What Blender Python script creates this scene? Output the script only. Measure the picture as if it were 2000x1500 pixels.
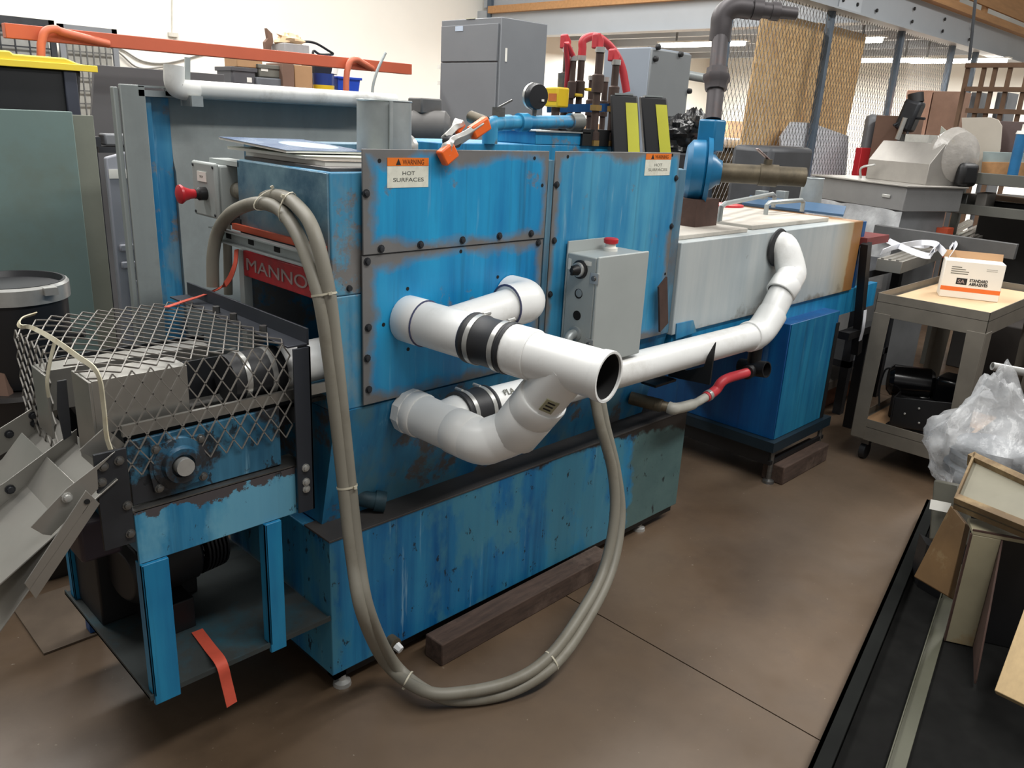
import bpy, bmesh, math, random
from mathutils import Vector as V, Matrix, noise
random.seed(7)
S = bpy.context.scene
for o in list(bpy.data.objects): bpy.data.objects.remove(o)
PI = math.pi
# ------------------------------------------------------------------ camera, world, lights
FPX = 1592.05
CP = V((-1.09622, -1.74316, 1.65))
CR = V((0.70761362, -0.70488159, 0.04924333))
CU = V((0.18661836, 0.25364787, 0.94912399))
CF = V((0.68151049, 0.66242335, -0.31102854))
cam = bpy.data.cameras.new('camera'); co = bpy.data.objects.new('camera', cam); S.collection.objects.link(co)
cam.sensor_width = 36; cam.sensor_fit = 'HORIZONTAL'; cam.lens = FPX/2000*36; cam.clip_start = .02; cam.clip_end = 200
M4 = Matrix((CR, CU, -CF)).transposed().to_4x4(); M4.translation = CP; co.matrix_world = M4
S.camera = co
wd = bpy.data.worlds.new('hall_light'); S.world = wd; wd.use_nodes = True
wd.node_tree.nodes['Background'].inputs[0].default_value = (1.0, .98, .95, 1)
wd.node_tree.nodes['Background'].inputs[1].default_value = .30
S.view_settings.view_transform = 'Standard'; S.view_settings.look = 'None'
S.view_settings.exposure = 0.0; S.view_settings.gamma = 1; S.view_settings.use_curve_mapping = False
def area(name, loc, sx, sy, power, col=(1, .985, .955), rot=(0, 0, 0)):
    l = bpy.data.lights.new(name, 'AREA'); l.shape = 'RECTANGLE'; l.size = sx; l.size_y = sy; l.energy = power; l.color = col
    o = bpy.data.objects.new(name, l); o.location = loc; o.rotation_euler = rot; S.collection.objects.link(o)
area('hall_light_row_near', (1.2, -2.2, 4.4), 4.5, .5, 175)
area('hall_light_row_mid', (1.0, 1.4, 4.6), 6, .5, 210)
area('hall_light_row_far', (2.0, 4.6, 4.6), 8, .5, 480)
area('hall_light_row_right', (6.5, -1.2, 4.4), 4, .5, 190)
for i, (lx, ly) in enumerate(((8.6, 4.6), (8.6, 2.9), (11.2, 3.4), (11.4, 2.4), (12.0, 5.6), (9.6, 6.4))): area('bay_light_%d' % i, (lx, ly, 2.63), .16, 1.3, 120)  # area lamps below the tube fixtures; the last pair has no fixture

def at(u, v, x=None, y=None, z=None, d=None):
    "world point on a surveyed plane (x=, y= or z=) or at a distance d, seen at photo position u,v"
    D = CF + CR*((u-1000)/FPX) - CU*((v-750)/FPX)
    if d is not None: t = d
    elif x is not None: t = (x-CP.x)/D.x
    elif y is not None: t = (y-CP.y)/D.y
    else: t = (z-CP.z)/D.z
    return CP + D*t

# ------------------------------------------------------------------ materials
def lin(c):
    return tuple(((x/255)/12.92 if x/255 <= .04045 else ((x/255+.055)/1.055)**2.4) for x in c)+(1,)
class NT:
    def __init__(s, name):
        s.m = bpy.data.materials.new(name); s.m.use_nodes = True; s.t = s.m.node_tree; s.t.nodes.clear()
        s.out = s.t.nodes.new('ShaderNodeOutputMaterial'); s.b = s.t.nodes.new('ShaderNodeBsdfPrincipled')
        s.t.links.new(s.b.outputs[0], s.out.inputs[0]); s.tc = s.t.nodes.new('ShaderNodeTexCoord')
    def put(s, sock, val):
        if hasattr(val, 'is_output'): s.t.links.new(val, sock)
        else: sock.default_value = val
    def noise(s, scale, detail=4, rough=.55, sc=None, dist=0):
        n = s.t.nodes.new('ShaderNodeTexNoise'); n.inputs['Scale'].default_value = scale; n.inputs['Detail'].default_value = detail
        n.inputs['Roughness'].default_value = rough; n.inputs['Distortion'].default_value = dist
        src = s.tc.outputs['Object']
        if sc:
            mp = s.t.nodes.new('ShaderNodeMapping'); mp.inputs['Scale'].default_value = sc; s.t.links.new(src, mp.inputs[0]); src = mp.outputs[0]
        s.t.links.new(src, n.inputs['Vector']); return n.outputs['Fac']
    def ramp(s, fac, a, b, ca=0., cb=1.):
        n = s.t.nodes.new('ShaderNodeMapRange'); n.clamp = True
        s.put(n.inputs[0], fac)
        for i, x in enumerate((a, b, ca, cb)): n.inputs[i+1].default_value = x
        return n.outputs[0]
    def mix(s, f, a, b):
        n = s.t.nodes.new('ShaderNodeMix'); n.data_type = 'RGBA'
        s.put(n.inputs['Factor'], f); s.put(n.inputs[6], a); s.put(n.inputs[7], b); return n.outputs[2]
    def math(s, op, a, b=0.):
        n = s.t.nodes.new('ShaderNodeMath'); n.operation = op; s.put(n.inputs[0], a); s.put(n.inputs[1], b); return n.outputs[0]
    def sep(s, src):
        n = s.t.nodes.new('ShaderNodeSeparateXYZ'); s.t.links.new(s.tc.outputs[src], n.inputs[0]); return n.outputs
    def bump(s, h, st=.2, dist=.005):
        n = s.t.nodes.new('ShaderNodeBump'); n.inputs['Strength'].default_value = st; n.inputs['Distance'].default_value = dist
        s.t.links.new(h, n.inputs['Height']); s.t.links.new(n.outputs[0], s.b.inputs['Normal'])
    def fin(s, color, rough=.5, metal=0., **k):
        s.put(s.b.inputs['Base Color'], color); s.put(s.b.inputs['Roughness'], rough); s.put(s.b.inputs['Metallic'], metal)
        for a, b in k.items(): s.put(s.b.inputs[a.replace('_', ' ')], b)
        return s.m
_mc = {}
def plain(name, c, rough=.5, metal=0., var=.12, scale=8, dirt=None, bump=0, sc=None, **k):
    if name in _mc: return _mc[name]
    n = NT(name); c = lin(c)
    c2 = tuple(max(0, x*(1-var*2)) for x in c[:3])+(1,)
    f = n.noise(scale, 5, .6, sc)
    col = n.mix(n.ramp(f, .3, .7), c2, c)
    if dirt: col = n.mix(n.ramp(n.noise(scale*.6, 7, .7), .52, .68, 0, .8), col, lin(dirt))
    if bump: n.bump(n.noise(scale*6, 3), bump)
    _mc[name] = n.fin(col, rough, metal, **k); return _mc[name]
def paint(name, c1, c2, metal=(128, 127, 126), edge=None, wear=.62, pale=(140, 185, 205), palev=.5, chips=.7, rough=.42, extra=None, ax=(0, 2), st=1.3, soft=.05, dark=.45, patch=None):
    "worn enamel: streaked colour, bare metal where it has rubbed off (more along edges), dark chips"
    if name in _mc: return _mc[name]
    n = NT(name)
    streak = n.noise(1, 5, .6, (13, 13, st)); big = n.noise(2.2, 4, .55)
    col = n.mix(n.ramp(n.math('ADD', streak, n.math('MULTIPLY', big, .6)), .6, 1.0), lin(c1), lin(c2))
    col = n.mix(n.ramp(n.noise(1, 4, .65, (30, 30, 2.4)), .62, .74, 0, palev), col, lin(pale))
    col = n.mix(n.ramp(n.noise(1, 5, .6, (34, 34, 1.1)),   .54, .72, 0, dark), col, lin(tuple(x*.55+14 for x in c1)))
    if patch: col = n.mix(n.ramp(n.noise(1, 6, .62, (4.2, 4.2, 2.2)), .48, .56, 0, .75), col, lin(patch))
    w = n.ramp(n.noise(3.6, 9, .68), wear-.05, wear-.05+soft)
    if edge:
        dx, dz, wd_ = edge; g = n.sep('Generated')
        ds = []
        for a, dd in ((ax[0], dx), (ax[1], dz)):
            ds += [n.math('MULTIPLY', g[a], dd), n.math('MULTIPLY', n.math('SUBTRACT', 1., g[a]), dd)]
        mn = n.math('MINIMUM', n.math('MINIMUM', ds[0], ds[1]), n.math('MINIMUM', ds[2], ds[3]))
        e = n.math('ADD', mn, n.math('MULTIPLY', n.math('SUBTRACT', n.noise(3.2, 8, .62), .5), wd_*7))
        w = n.math('MAXIMUM', w, n.ramp(e, wd_*1.35, wd_*.3))
    ch = n.ramp(n.noise(1, 6, .7, (26, 26, 15)), chips, chips+.03)
    col = n.mix(w, col, n.mix(n.noise(9, 5), lin(metal), lin(tuple(x*.78 for x in metal))))
    if extra: col = extra(n, col)
    col = n.mix(n.math('MULTIPLY', ch, .85), col, lin((28, 32, 36)))
    n.bump(n.math('SUBTRACT', n.math('MULTIPLY', n.noise(30, 4), .25), n.math('ADD', w, ch)), .25, .002)
    _mc[name] = n.fin(col, n.ramp(w, 0, 1, rough, .5), n.ramp(w, 0, 1, 0, .2)); return _mc[name]
BL1, BL2 = (16, 106, 158), (40, 146, 190)
TEAL1, TEAL2 = (30, 92, 120), (62, 128, 148)
hatch_m = paint('hatch_blue_enamel', (6, 116, 172), (30, 152, 202), edge=(.68, .26, .024), wear=.66, palev=.28, chips=.74)
hatch_low_m = paint('lower_hatch_blue_enamel', (6, 114, 170), (32, 150, 200), edge=(.68, .41, .032), wear=.62, palev=.35, chips=.74)
hatch_r_m = paint('right_hatch_blue_enamel', (24, 118, 168), (78, 158, 190), edge=(.67, .7, .022), wear=.65, palev=.5, chips=.75, pale=(168, 196, 205))
def tank_extra(n, col):
    g = n.sep('Generated'); ns = n.noise(4, 8, .65)
    m = n.ramp(n.math('ADD', g[0], n.math('MULTIPLY', n.math('SUBTRACT', ns, .5), .12)), .79, .80)
    col = n.mix(m, col, n.mix(n.noise(9, 6, .7), lin((58, 88, 92)), lin((96, 124, 122))))
    d = n.math('ADD', n.math('MULTIPLY', n.math('SUBTRACT', g[2], .86), 3.2), n.math('MULTIPLY', n.math('SUBTRACT', g[0], .93), 1.3))
    return n.mix(n.ramp(n.math('ADD', d, n.math('MULTIPLY', n.math('SUBTRACT', ns, .5), 1.6)), -.02, .10), col, lin((46, 42, 40)))
tank_m = paint('tank_blue_enamel', (6, 88, 144), (52, 138, 178), wear=.70, palev=.6, chips=.605, pale=(160, 196, 214), extra=tank_extra, st=.8, patch=(70, 132, 152))
hood_m = paint('hood_blue_enamel', (46, 92, 120), (100, 136, 154), wear=.54, palev=.4, soft=.14, metal=(118, 120, 124))
hoodfront_m = paint('hood_front_blue_enamel', (22, 108, 156), (76, 146, 178), wear=.59, palev=.4, metal=(134, 132, 130), patch=(112, 140, 152))
blue_m = paint('blue_enamel', BL1, BL2, wear=.64, palev=.25, chips=.72)
teal_m = paint('teal_stained_enamel', (22, 100, 150), (52, 134, 172), wear=.59, patch=(78, 120, 134), palev=.4, chips=.7, metal=(104, 104, 106))
darkblue_m = paint('deep_blue_enamel', (6, 66, 124), (12, 92, 150), wear=.74, palev=.15, chips=.76)
apron_m = paint('apron_blue_enamel', (30, 118, 160), (84, 156, 186), wear=.66, palev=.4, chips=.66, edge=(.45, .13, .012), metal=(86, 82, 82), patch=(98, 158, 184))
post_m = paint('post_blue_enamel', (14, 104, 152), (36, 138, 180), wear=.7, palev=.2, chips=.7)
greasy_m = paint('greasy_blue_enamel', (30, 78, 104), (64, 120, 148), wear=.55, palev=.4, chips=.58, metal=(52, 54, 58))
ledge_m = plain('grimy_bare_ledge', (88, 84, 82), .6, .3, .2, 5, (52, 48, 46))
pump_m = plain('pump_blue_paint', (20, 108, 152), .35, 0, .1, 12)
pipeblue_m = paint('pipe_blue_enamel', (26, 116, 164), (60, 150, 190), wear=.60, palev=.5, chips=.8, metal=(120, 122, 118))
grey_m = plain('grey_enclosure_paint', (168, 174, 172), .42, 0, .05, 5)
greyd_m = plain('grey_cabinet_paint', (116, 119, 123), .5, 0, .05, 3)
greypan_m = plain('grey_panel_paint', (146, 152, 150), .5, 0, .08, 2.5, (120, 124, 122), sc=(4, 4, .6))
charc_m = plain('charcoal_sheet', (84, 84, 86), .55, 0, .06, 3)
steel_m = plain('bare_steel', (128, 128, 126), .38, .8, .18, 6, sc=(3, 3, 9))
mesh_steel = plain('expanded_steel', (140, 136, 130), .45, .3, .15, 6)
stainless_m = plain('dull_stainless', (176, 174, 168), .36, .75, .12, 3)
bright_m = plain('bright_zinc', (196, 196, 192), .32, .55, .1, 20)
galv_m = plain('galvanised_sheet', (168, 174, 174), .42, .45, .1, 14)
dark_m = plain('dark_steel', (54, 56, 60), .5, .4, .2, 8)
black_m = plain('black_paint', (22, 22, 24), .5, 0, .15, 8)
blackpl_m = plain('black_plastic', (34, 35, 38), .4, 0, .1, 5)
rubber_m = plain('black_rubber', (38, 39, 42), .5, 0, .1, 8)
pvc_m = plain('white_pvc', (238, 239, 237), .34, 0, .03, 4, (204, 202, 196))
pvcold_m = plain('chalky_white_pvc', (222, 222, 218), .5, 0, .05, 6, (168, 166, 160))
hole_m = plain('dark_hole', (10, 10, 11), .9, 0, 0)
conduit_m = plain('grey_conduit_jacket', (134, 130, 118), .5, 0, .08, 6, (112, 106, 92))
conduit2_m = plain('blue_grey_conduit_jacket', (128, 132, 134), .45, 0, .08, 6)
tie_m = plain('natural_nylon_tie', (196, 190, 170), .5, 0, .05)
red_m = plain('red_plastic', (190, 34, 44), .35, 0, .06)
redhose_m = plain('red_rubber_hose', (196, 58, 66), .45, 0, .08, 6)
redsign_m = plain('red_sign_paint', (182, 36, 44), .45, 0, .12, 14, (120, 40, 44))
orange_m = plain('orange_safety_paint', (188, 92, 64), .45, 0, .06, 4)
orangeband_m = plain('orange_red_paint', (196, 84, 54), .5, 0, .08, 6)
orangetip_m = plain('orange_vinyl', (238, 104, 34), .4, 0, .05)
strapred_m = plain('red_webbing', (206, 84, 62), .7, 0, .05, 40)
strapw_m = plain('cream_webbing', (206, 200, 176), .7, 0, .08, 20, (176, 160, 120))
yellow_m = plain('yellow_paint', (226, 190, 40), .4, 0, .06, 8)
yellowlid_m = plain('yellow_lid_plastic', (240, 212, 66), .4, 0, .03)
yelgreen_m = plain('yellow_green_tape', (206, 204, 62), .5, 0, .06, 10)
brass_m = plain('brass', (184, 150, 92), .35, .8, .12, 10)
rust_m = plain('rusty_pipe', (80, 64, 58), .6, .3, .2, 10, (60, 50, 46))
ironpipe_m = plain('black_iron_pipe', (86, 82, 84), .5, .4, .12, 8, (100, 80, 74))
bronze_m = plain('grimy_bronze', (112, 102, 84), .55, .5, .25, 12, (66, 62, 54))
card_m = plain('cardboard', (178, 140, 102), .8, 0, .07, 6)
cardd_m = plain('brown_board', (122, 96, 82), .8, 0, .08, 6)
kraft_m = plain('kraft_liner', (214, 184, 146), .75, 0, .05, 5)
paper_m = plain('paper_white', (232, 230, 222), .7, 0, .03)
labelw_m = plain('worn_white_label', (226, 226, 212), .6, 0, .06, 30, (198, 198, 182))
labelo_m = plain('orange_label', (232, 120, 34), .5, 0, .05, 30)
ink_m = plain('black_ink', (30, 30, 32), .6, 0, 0)
inkf_m = plain('faded_ink', (122, 122, 112), .7, 0, .1, 60)
silver_m = plain('silver_letter', (176, 158, 156), .4, .3, .1, 20)
wood_m = plain('weathered_timber', (84, 66, 56), .85, 0, .25, 5, (116, 98, 86), sc=(2, 12, 12), bump=.2)
beamwood_m = plain('pine_board', (184, 138, 92), .7, 0, .12, 3, sc=(1, 10, 10))
cream_m = plain('yellowed_cream_paint', (158, 150, 124), .55, 0, .1, 6, (142, 110, 66))
tan_m = plain('stained_drawer_paint', (116, 88, 54), .65, 0, .15, 6, (150, 136, 102))
rustedge_m = plain('rusty_edge', (84, 62, 54), .7, .2, .2, 14)
olive_m = plain('olive_steel', (84, 84, 70), .55, .2, .12, 5)
cart_m = plain('cart_grey_brown_paint', (116, 110, 100), .5, .1, .1, 8)
mez_m = plain('grey_beam_paint', (164, 169, 174), .5, 0, .04, 2)
plastic_b = plain('blue_bin_plastic', (30, 70, 180), .35, 0, .05)
greenpan_m = plain('sage_panel_paint', (108, 128, 124), .45, 0, .05, 1.6, (102, 110, 98))
benchg_m = plain('olive_grey_bench_paint', (98, 98, 92), .55, .1, .1, 4)
foam_m = plain('white_sheet_foam', (226, 228, 234), .6, 0, .03)
def osb():
    n = NT('strand_board')
    v = n.t.nodes.new('ShaderNodeTexVoronoi'); v.inputs['Scale'].default_value = 1
    mp = n.t.nodes.new('ShaderNodeMapping'); mp.inputs['Scale'].default_value = (38, 38, 22); mp.inputs['Rotation'].default_value = (.3, .5, .2)
    n.t.links.new(n.tc.outputs['Object'], mp.inputs[0]); n.t.links.new(mp.outputs[0], v.inputs['Vector'])
    s = n.t.nodes.new('ShaderNodeSeparateColor'); n.t.links.new(v.outputs['Color'], s.inputs[0])
    col = n.mix(s.outputs[0], lin((200, 160, 108)), lin((228, 194, 144)))
    col = n.mix(n.ramp(n.noise(2.5, 6, .7), .5, .75, 0, .6), col, lin((168, 124, 78)))
    return n.fin(col, .75)
osb_m = osb()
def concrete():
    n = NT('brown_stained_concrete')
    a = n.noise(1.1, 6, .6); b = n.noise(6, 6, .65); c = n.noise(.6, 3, .5)
    col = n.mix(n.ramp(a, .35, .65), lin((72, 57, 42)), lin((104, 86, 69)))
    col = n.mix(n.ramp(b, .5, .75, 0, .35), col, lin((58, 44, 31)))
    col = n.mix(n.ramp(c, .5, .62, 0, .5), col, lin((106, 92, 78)))
    col = n.mix(n.ramp(n.noise(60, 2), .72, .76, 0, .6), col, lin((160, 150, 136)))
    n.bump(n.noise(40, 3), .08, .002)
    return n.fin(col, n.ramp(b, .3, .7, .32, .5))
floor_m = concrete()
wall_m = plain('cream_white_wall', (240, 237, 228), .85, 0, .015, 2)
def emit(name, c, s):
    n = NT(name); return n.fin(lin(c), .5, 0, Emission_Color=lin(c), Emission_Strength=s)
tube_m = emit('lit_fluorescent_tube', (255, 252, 244), 14)
def film(name, c, alpha, rough=.15):
    n = NT(name); t = n.t.nodes.new('ShaderNodeBsdfTransparent'); mx = n.t.nodes.new('ShaderNodeMixShader')
    n.fin(lin(c), rough); n.bump(n.noise(16, 5, .6), .6, .01)
    n.t.links.new(n.ramp(n.noise(7, 4), .3, .7, alpha-.15, min(1, alpha+.2)), mx.inputs[0])
    n.t.links.new(t.outputs[0], mx.inputs[1]); n.t.links.new(n.b.outputs[0], mx.inputs[2]); n.t.links.new(mx.outputs[0], n.out.inputs[0]); return n.m
film_m = film('clear_film', (214, 216, 218), .45)
blackbag_m = film('black_bag_film', (14, 15, 17), .97, .2)
def magcover():
    n = NT('magazine_cover_print'); g = n.sep('Generated')
    dx = n.math('SUBTRACT', g[0], .62); dy = n.math('SUBTRACT', g[1], .45)
    r = n.math('SQRT', n.math('ADD', n.math('MULTIPLY', dx, dx), n.math('MULTIPLY', dy, dy)))
    col = n.mix(n.ramp(n.noise(9, 4), .4, .6), lin((62, 92, 134)), lin((120, 140, 166)))
    col = n.mix(n.ramp(r, .27, .25), col, lin((196, 226, 238)))
    return n.fin(col, .25)
mag_m = magcover()

def endpan():
    n = NT('blotchy_end_panel'); g = n.sep('Generated')
    a = n.noise(7, 8, .68); b = n.noise(3.5, 6, .6)
    col = n.mix(n.ramp(a, .36, .64), lin((52, 92, 116)), lin((112, 146, 160)))
    f = n.math('ADD', n.math('MULTIPLY', n.math('SUBTRACT', .5, g[2]), .5), n.math('SUBTRACT', b, .5))
    col = n.mix(n.ramp(f, -.06, .12, 0, .9), col, n.mix(a, lin((66, 72, 78)), lin((122, 124, 126))))
    col = n.mix(n.ramp(n.math('ADD', f, n.math('MULTIPLY', g[1], .2)), .26, .36, 0, .8), col, lin((56, 56, 58)))
    return n.fin(col, .5)
def apron_extra(n, col):
    g = n.sep('Generated'); ns = n.noise(9, 8, .68)
    f = n.math('ADD', n.math('SUBTRACT', g[2], .84), n.math('MULTIPLY', n.math('SUBTRACT', ns, .5), 1.1))
    f = n.math('ADD', f, n.math('MULTIPLY', n.math('ABSOLUTE', n.math('SUBTRACT', g[0], .65)), -.10))
    return n.mix(n.ramp(f, .0, .03), col, lin((74, 70, 72)))
apron_m = paint('apron_flaking_enamel', (28, 112, 156), (84, 156, 186), wear=.70, palev=.4, chips=.64, patch=(104, 162, 186), extra=apron_extra)
# ------------------------------------------------------------------ mesh building
class MB:
    def __init__(s): s.v = []; s.f = []
    def add(s, vs, fs):
        b = len(s.v); s.v += [V(p) for p in vs]; s.f += [tuple(i+b for i in f) for f in fs]; return s
    def ob(s, o, a, b, c):
        o, a, b, c = V(o), V(a), V(b), V(c)
        if a.cross(b).dot(c) < 0: a, b = b, a
        return s.add([o, o+a, o+a+b, o+b, o+c, o+a+c, o+a+b+c, o+b+c], [(3, 2, 1, 0), (4, 5, 6, 7), (0, 1, 5, 4), (1, 2, 6, 5), (2, 3, 7, 6), (3, 0, 4, 7)])
    def box(s, x0, x1, y0, y1, z0, z1):
        x0, x1 = sorted((x0, x1)); y0, y1 = sorted((y0, y1)); z0, z1 = sorted((z0, z1))
        return s.ob((x0, y0, z0), (x1-x0, 0, 0), (0, y1-y0, 0), (0, 0, z1-z0))
    def bar(s, p, q, w, h, up=(0, 0, 1)):
        p, q = V(p), V(q); d = (q-p); a = d.cross(V(up)).normalized()*w; b = a.cross(d).normalized()*h
        return s.ob(p-a/2-b/2, a, b, d)
    def cyl(s, p, q, r, r2=None, n=20, cap=True):
        return s.lathe(p, V(q)-V(p), [(0, 0 if cap else r), (0, r), (1, r if r2 is None else r2), (1, 0 if cap else (r if r2 is None else r2))] if cap else [(0, r), (1, r if r2 is None else r2)], n, True)
    def lathe(s, p, ax, prof, n=20, rel=False):
        p, ax = V(p), V(ax); L = ax.length if rel else 1; d = ax.normalized()
        a = d.orthogonal().normalized(); b = d.cross(a); rows = []; base = len(s.v)
        for t, r in prof:
            c = p+d*(t*L)
            if r <= 1e-6: rows.append([len(s.v)]); s.v.append(c)
            else:
                rows.append(list(range(len(s.v), len(s.v)+n)))
                for i in range(n): s.v.append(c+(a*math.cos(2*PI*i/n)+b*math.sin(2*PI*i/n))*r)
        for A, B in zip(rows, rows[1:]):
            if len(A) == 1 and len(B) == 1: continue
            for i in range(n):
                j = (i+1) % n
                if len(A) == 1: s.f.append((A[0], B[j], B[i]))
                elif len(B) == 1: s.f.append((A[i], A[j], B[0]))
                else: s.f.append((A[i], A[j], B[j], B[i]))
        return s
    def hollow(s, p, q, ro, ri, depth=.2, n=28):
        L = (V(q)-V(p)).length
        return s.lathe(p, V(q)-V(p), [(0, 0), (0, ro), (L, ro), (L, ri), (L-depth, ri), (L-depth, 0)], n)
    def tube(s, pts, r, n=12, cap=True):
        pts = [V(p) for p in pts]; m = len(pts); T = []
        for i in range(m): T.append((pts[min(i+1, m-1)]-pts[max(i-1, 0)]).normalized())
        a = T[0].orthogonal().normalized(); rows = []
        for i in range(m):
            a = (a-T[i]*a.dot(T[i])).normalized(); b = T[i].cross(a); rr = r[i] if isinstance(r, (list, tuple)) else r
            rows.append(range(len(s.v), len(s.v)+n))
            for k in range(n): s.v.append(pts[i]+(a*math.cos(2*PI*k/n)+b*math.sin(2*PI*k/n))*rr)
        for A, B in zip(rows, rows[1:]):
            for k in range(n): s.f.append((A[k], A[(k+1) % n], B[(k+1) % n], B[k]))
        if cap: s.f.append(tuple(reversed(rows[0]))); s.f.append(tuple(rows[-1]))
        return s
    def prism(s, poly, vec):
        poly = [V(p) for p in poly]; vec = V(vec); n = len(poly)
        nr = V((0, 0, 0))
        for i in range(n): nr += poly[i].cross(poly[(i+1) % n])
        if nr.dot(vec) < 0: poly.reverse()
        s.add(poly+[p+vec for p in poly], [tuple(range(n-1, -1, -1)), tuple(range(n, 2*n))]+[(i, (i+1) % n, (i+1) % n+n, i+n) for i in range(n)]); return s
    def ribbon(s, pts, w, th, side):
        "flat band along pts; side = width direction (one, or one per point)"
        pts = [V(p) for p in pts]; m = len(pts)
        for i in range(m):
            t = (pts[min(i+1, m-1)]-pts[max(i-1, 0)]).normalized(); sd = V(side[i] if isinstance(side, list) else side); sd = (sd-t*sd.dot(t)).normalized()
            u = t.cross(sd)*th/2; sd = sd*w/2; s.v += [pts[i]-sd-u, pts[i]+sd-u, pts[i]+sd+u, pts[i]-sd+u]
        b = len(s.v)-4*m
        for i in range(m-1):
            for k in range(4): s.f.append((b+4*i+k, b+4*i+(k+1) % 4, b+4*i+4+(k+1) % 4, b+4*i+4+k))
        s.f.append((b+3, b+2, b+1, b)); e = b+4*(m-1); s.f.append((e, e+1, e+2, e+3)); return s
    def ball(s, c, rx, ry, rz, n=14, m=9, bumpy=0, seed=0):
        c = V(c); rows = []
        for i in range(m+1):
            th = PI*i/m; k = 1 if i in (0, m) else n; rows.append(range(len(s.v), len(s.v)+k))
            for j in range(k):
                d = V((math.sin(th)*math.cos(2*PI*j/n), math.sin(th)*math.sin(2*PI*j/n), math.cos(th)))
                q = 1+bumpy*noise.noise(d*2.3+V((seed, 0, 0)))+bumpy*.5*noise.noise(d*6+V((0, seed, 0)))
                s.v.append(c+V((d.x*rx, d.y*ry, d.z*rz))*q)
        for A, B in zip(rows, rows[1:]):
            for j in range(n):
                k = (j+1) % n
                if len(A) == 1: s.f.append((A[0], B[j], B[k]))
                elif len(B) == 1: s.f.append((A[j], B[0], A[k]))
                else: s.f.append((A[j], B[j], B[k], A[k]))
        return s
def cr(pts, k=8):
    pts = [V(p) for p in pts]; P = [pts[0]*2-pts[1]]+pts+[pts[-1]*2-pts[-2]]; out = []
    for i in range(1, len(P)-2):
        a, b, c, d = P[i-1:i+3]
        for j in range(k):
            t = j/k; out.append(.5*((2*b)+(c-a)*t+(2*a-5*b+4*c-d)*t*t+(3*b-a-3*c+d)*t**3))
    return out+[pts[-1]]
def arc(c, a, b, r, t0, t1, n=10):
    c, a, b = V(c), V(a), V(b); return [c+(a*math.cos(t0+(t1-t0)*i/n)+b*math.sin(t0+(t1-t0)*i/n))*r for i in range(n+1)]
def mesh(name, m, mat, org, ang=35):
    me = bpy.data.meshes.new(name); me.from_pydata([tuple(p-org) for p in m.v], [], m.f); me.materials.append(mat)
    me.polygons.foreach_set('use_smooth', [True]*len(me.polygons)); me.update()
    me.set_sharp_from_angle(angle=math.radians(ang)); return me
def link(name, me, parent=None):
    o = bpy.data.objects.new(name, me); S.collection.objects.link(o)
    if parent: o.parent = parent
    return o
def org(o):
    p = V((0, 0, 0))
    while o: p += o.location; o = o.parent
    return p
def bev(o, w):
    if w:
        b = o.modifiers.new('bevel', 'BEVEL'); b.width = w; b.segments = 2; b.limit_method = 'ANGLE'; b.angle_limit = math.radians(40)
def part(t, name, m, mat, label=None, bevel=0, kind=None):
    me = mesh(name, m, mat, org(t)); o = link(name, me, t); bev(o, bevel)
    if label: o['label'] = label
    if kind: o['kind'] = kind
    return o
def tag(o, label, cat, group=None):
    o['label'] = label; o['category'] = cat
    if group: o['group'] = group
    return o
def thing(name, label, cat, loc, group=None):
    o = link(name, None); o.location = V(loc); return tag(o, label, cat, group)
def solo(name, label, cat, m, mat, group=None, bevel=0, kind=None):
    zs = min(p.z for p in m.v); c = sum(m.v, V((0, 0, 0)))/len(m.v); c.z = zs
    o = link(name, mesh(name, m, mat, c)); o.location = c; bev(o, bevel)
    if kind: o['kind'] = kind
    return tag(o, label, cat, group)
def struct(name, m, mat, parent=None, bevel=0):
    if parent: return part(parent, name, m, mat, None, bevel)
    o = link(name, mesh(name, m, mat, V((0, 0, 0)))); bev(o, bevel); o['kind'] = 'structure'; return o
def copies(t, name, m, mat, places):
    "pieces sharing one mesh built round the origin; places = points or matrices"
    me = mesh(name, m, mat, V((0, 0, 0))); O = org(t); out = []
    for p in places:
        o = link(name, me, t)
        if isinstance(p, Matrix): o.matrix_basis = Matrix.Translation(-O) @ p
        else: o.location = V(p)-O
        out.append(o)
    return out
def letters(t, name, txt, o, xd, yd, h, depth, mat, width=None, label=None, bold=0):
    cu = bpy.data.curves.new('txt', 'FONT'); cu.body = txt; cu.size = 1; cu.extrude = .5; cu.offset = bold
    tmp = bpy.data.objects.new('txt', cu); S.collection.objects.link(tmp); dg = bpy.context.evaluated_depsgraph_get()
    me = bpy.data.meshes.new_from_object(tmp.evaluated_get(dg)); bpy.data.objects.remove(tmp)
    xs = [v.co.x for v in me.vertices]; ys = [v.co.y for v in me.vertices]
    x0, y0 = min(xs), min(ys); sy = h/(max(ys)-y0); sx = width/(max(xs)-x0) if width else sy
    xd, yd = V(xd).normalized(), V(yd).normalized(); zd = xd.cross(yd); O = org(t)
    for v in me.vertices: v.co = V(o)+xd*((v.co.x-x0)*sx)+yd*((v.co.y-y0)*sy)+zd*(v.co.z*depth)-O
    me.materials.clear(); me.materials.append(mat); me.update()
    ob = link(name, me, t)
    if label: ob['label'] = label
    return ob
BOLT = MB().lathe((0, 0, 0), (0, -1, 0), [(-.004, .0), (-.004, .011), (.002, .011), (.002, .008), (.007, .007), (.009, 0)], 10)
def rotm(axis_to, p, frm=(0, -1, 0)):
    return Matrix.Translation(V(p)) @ V(frm).rotation_difference(V(axis_to)).to_matrix().to_4x4()
X, Y, Z = V((1, 0, 0)), V((0, 1, 0)), V((0, 0, 1))
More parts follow.
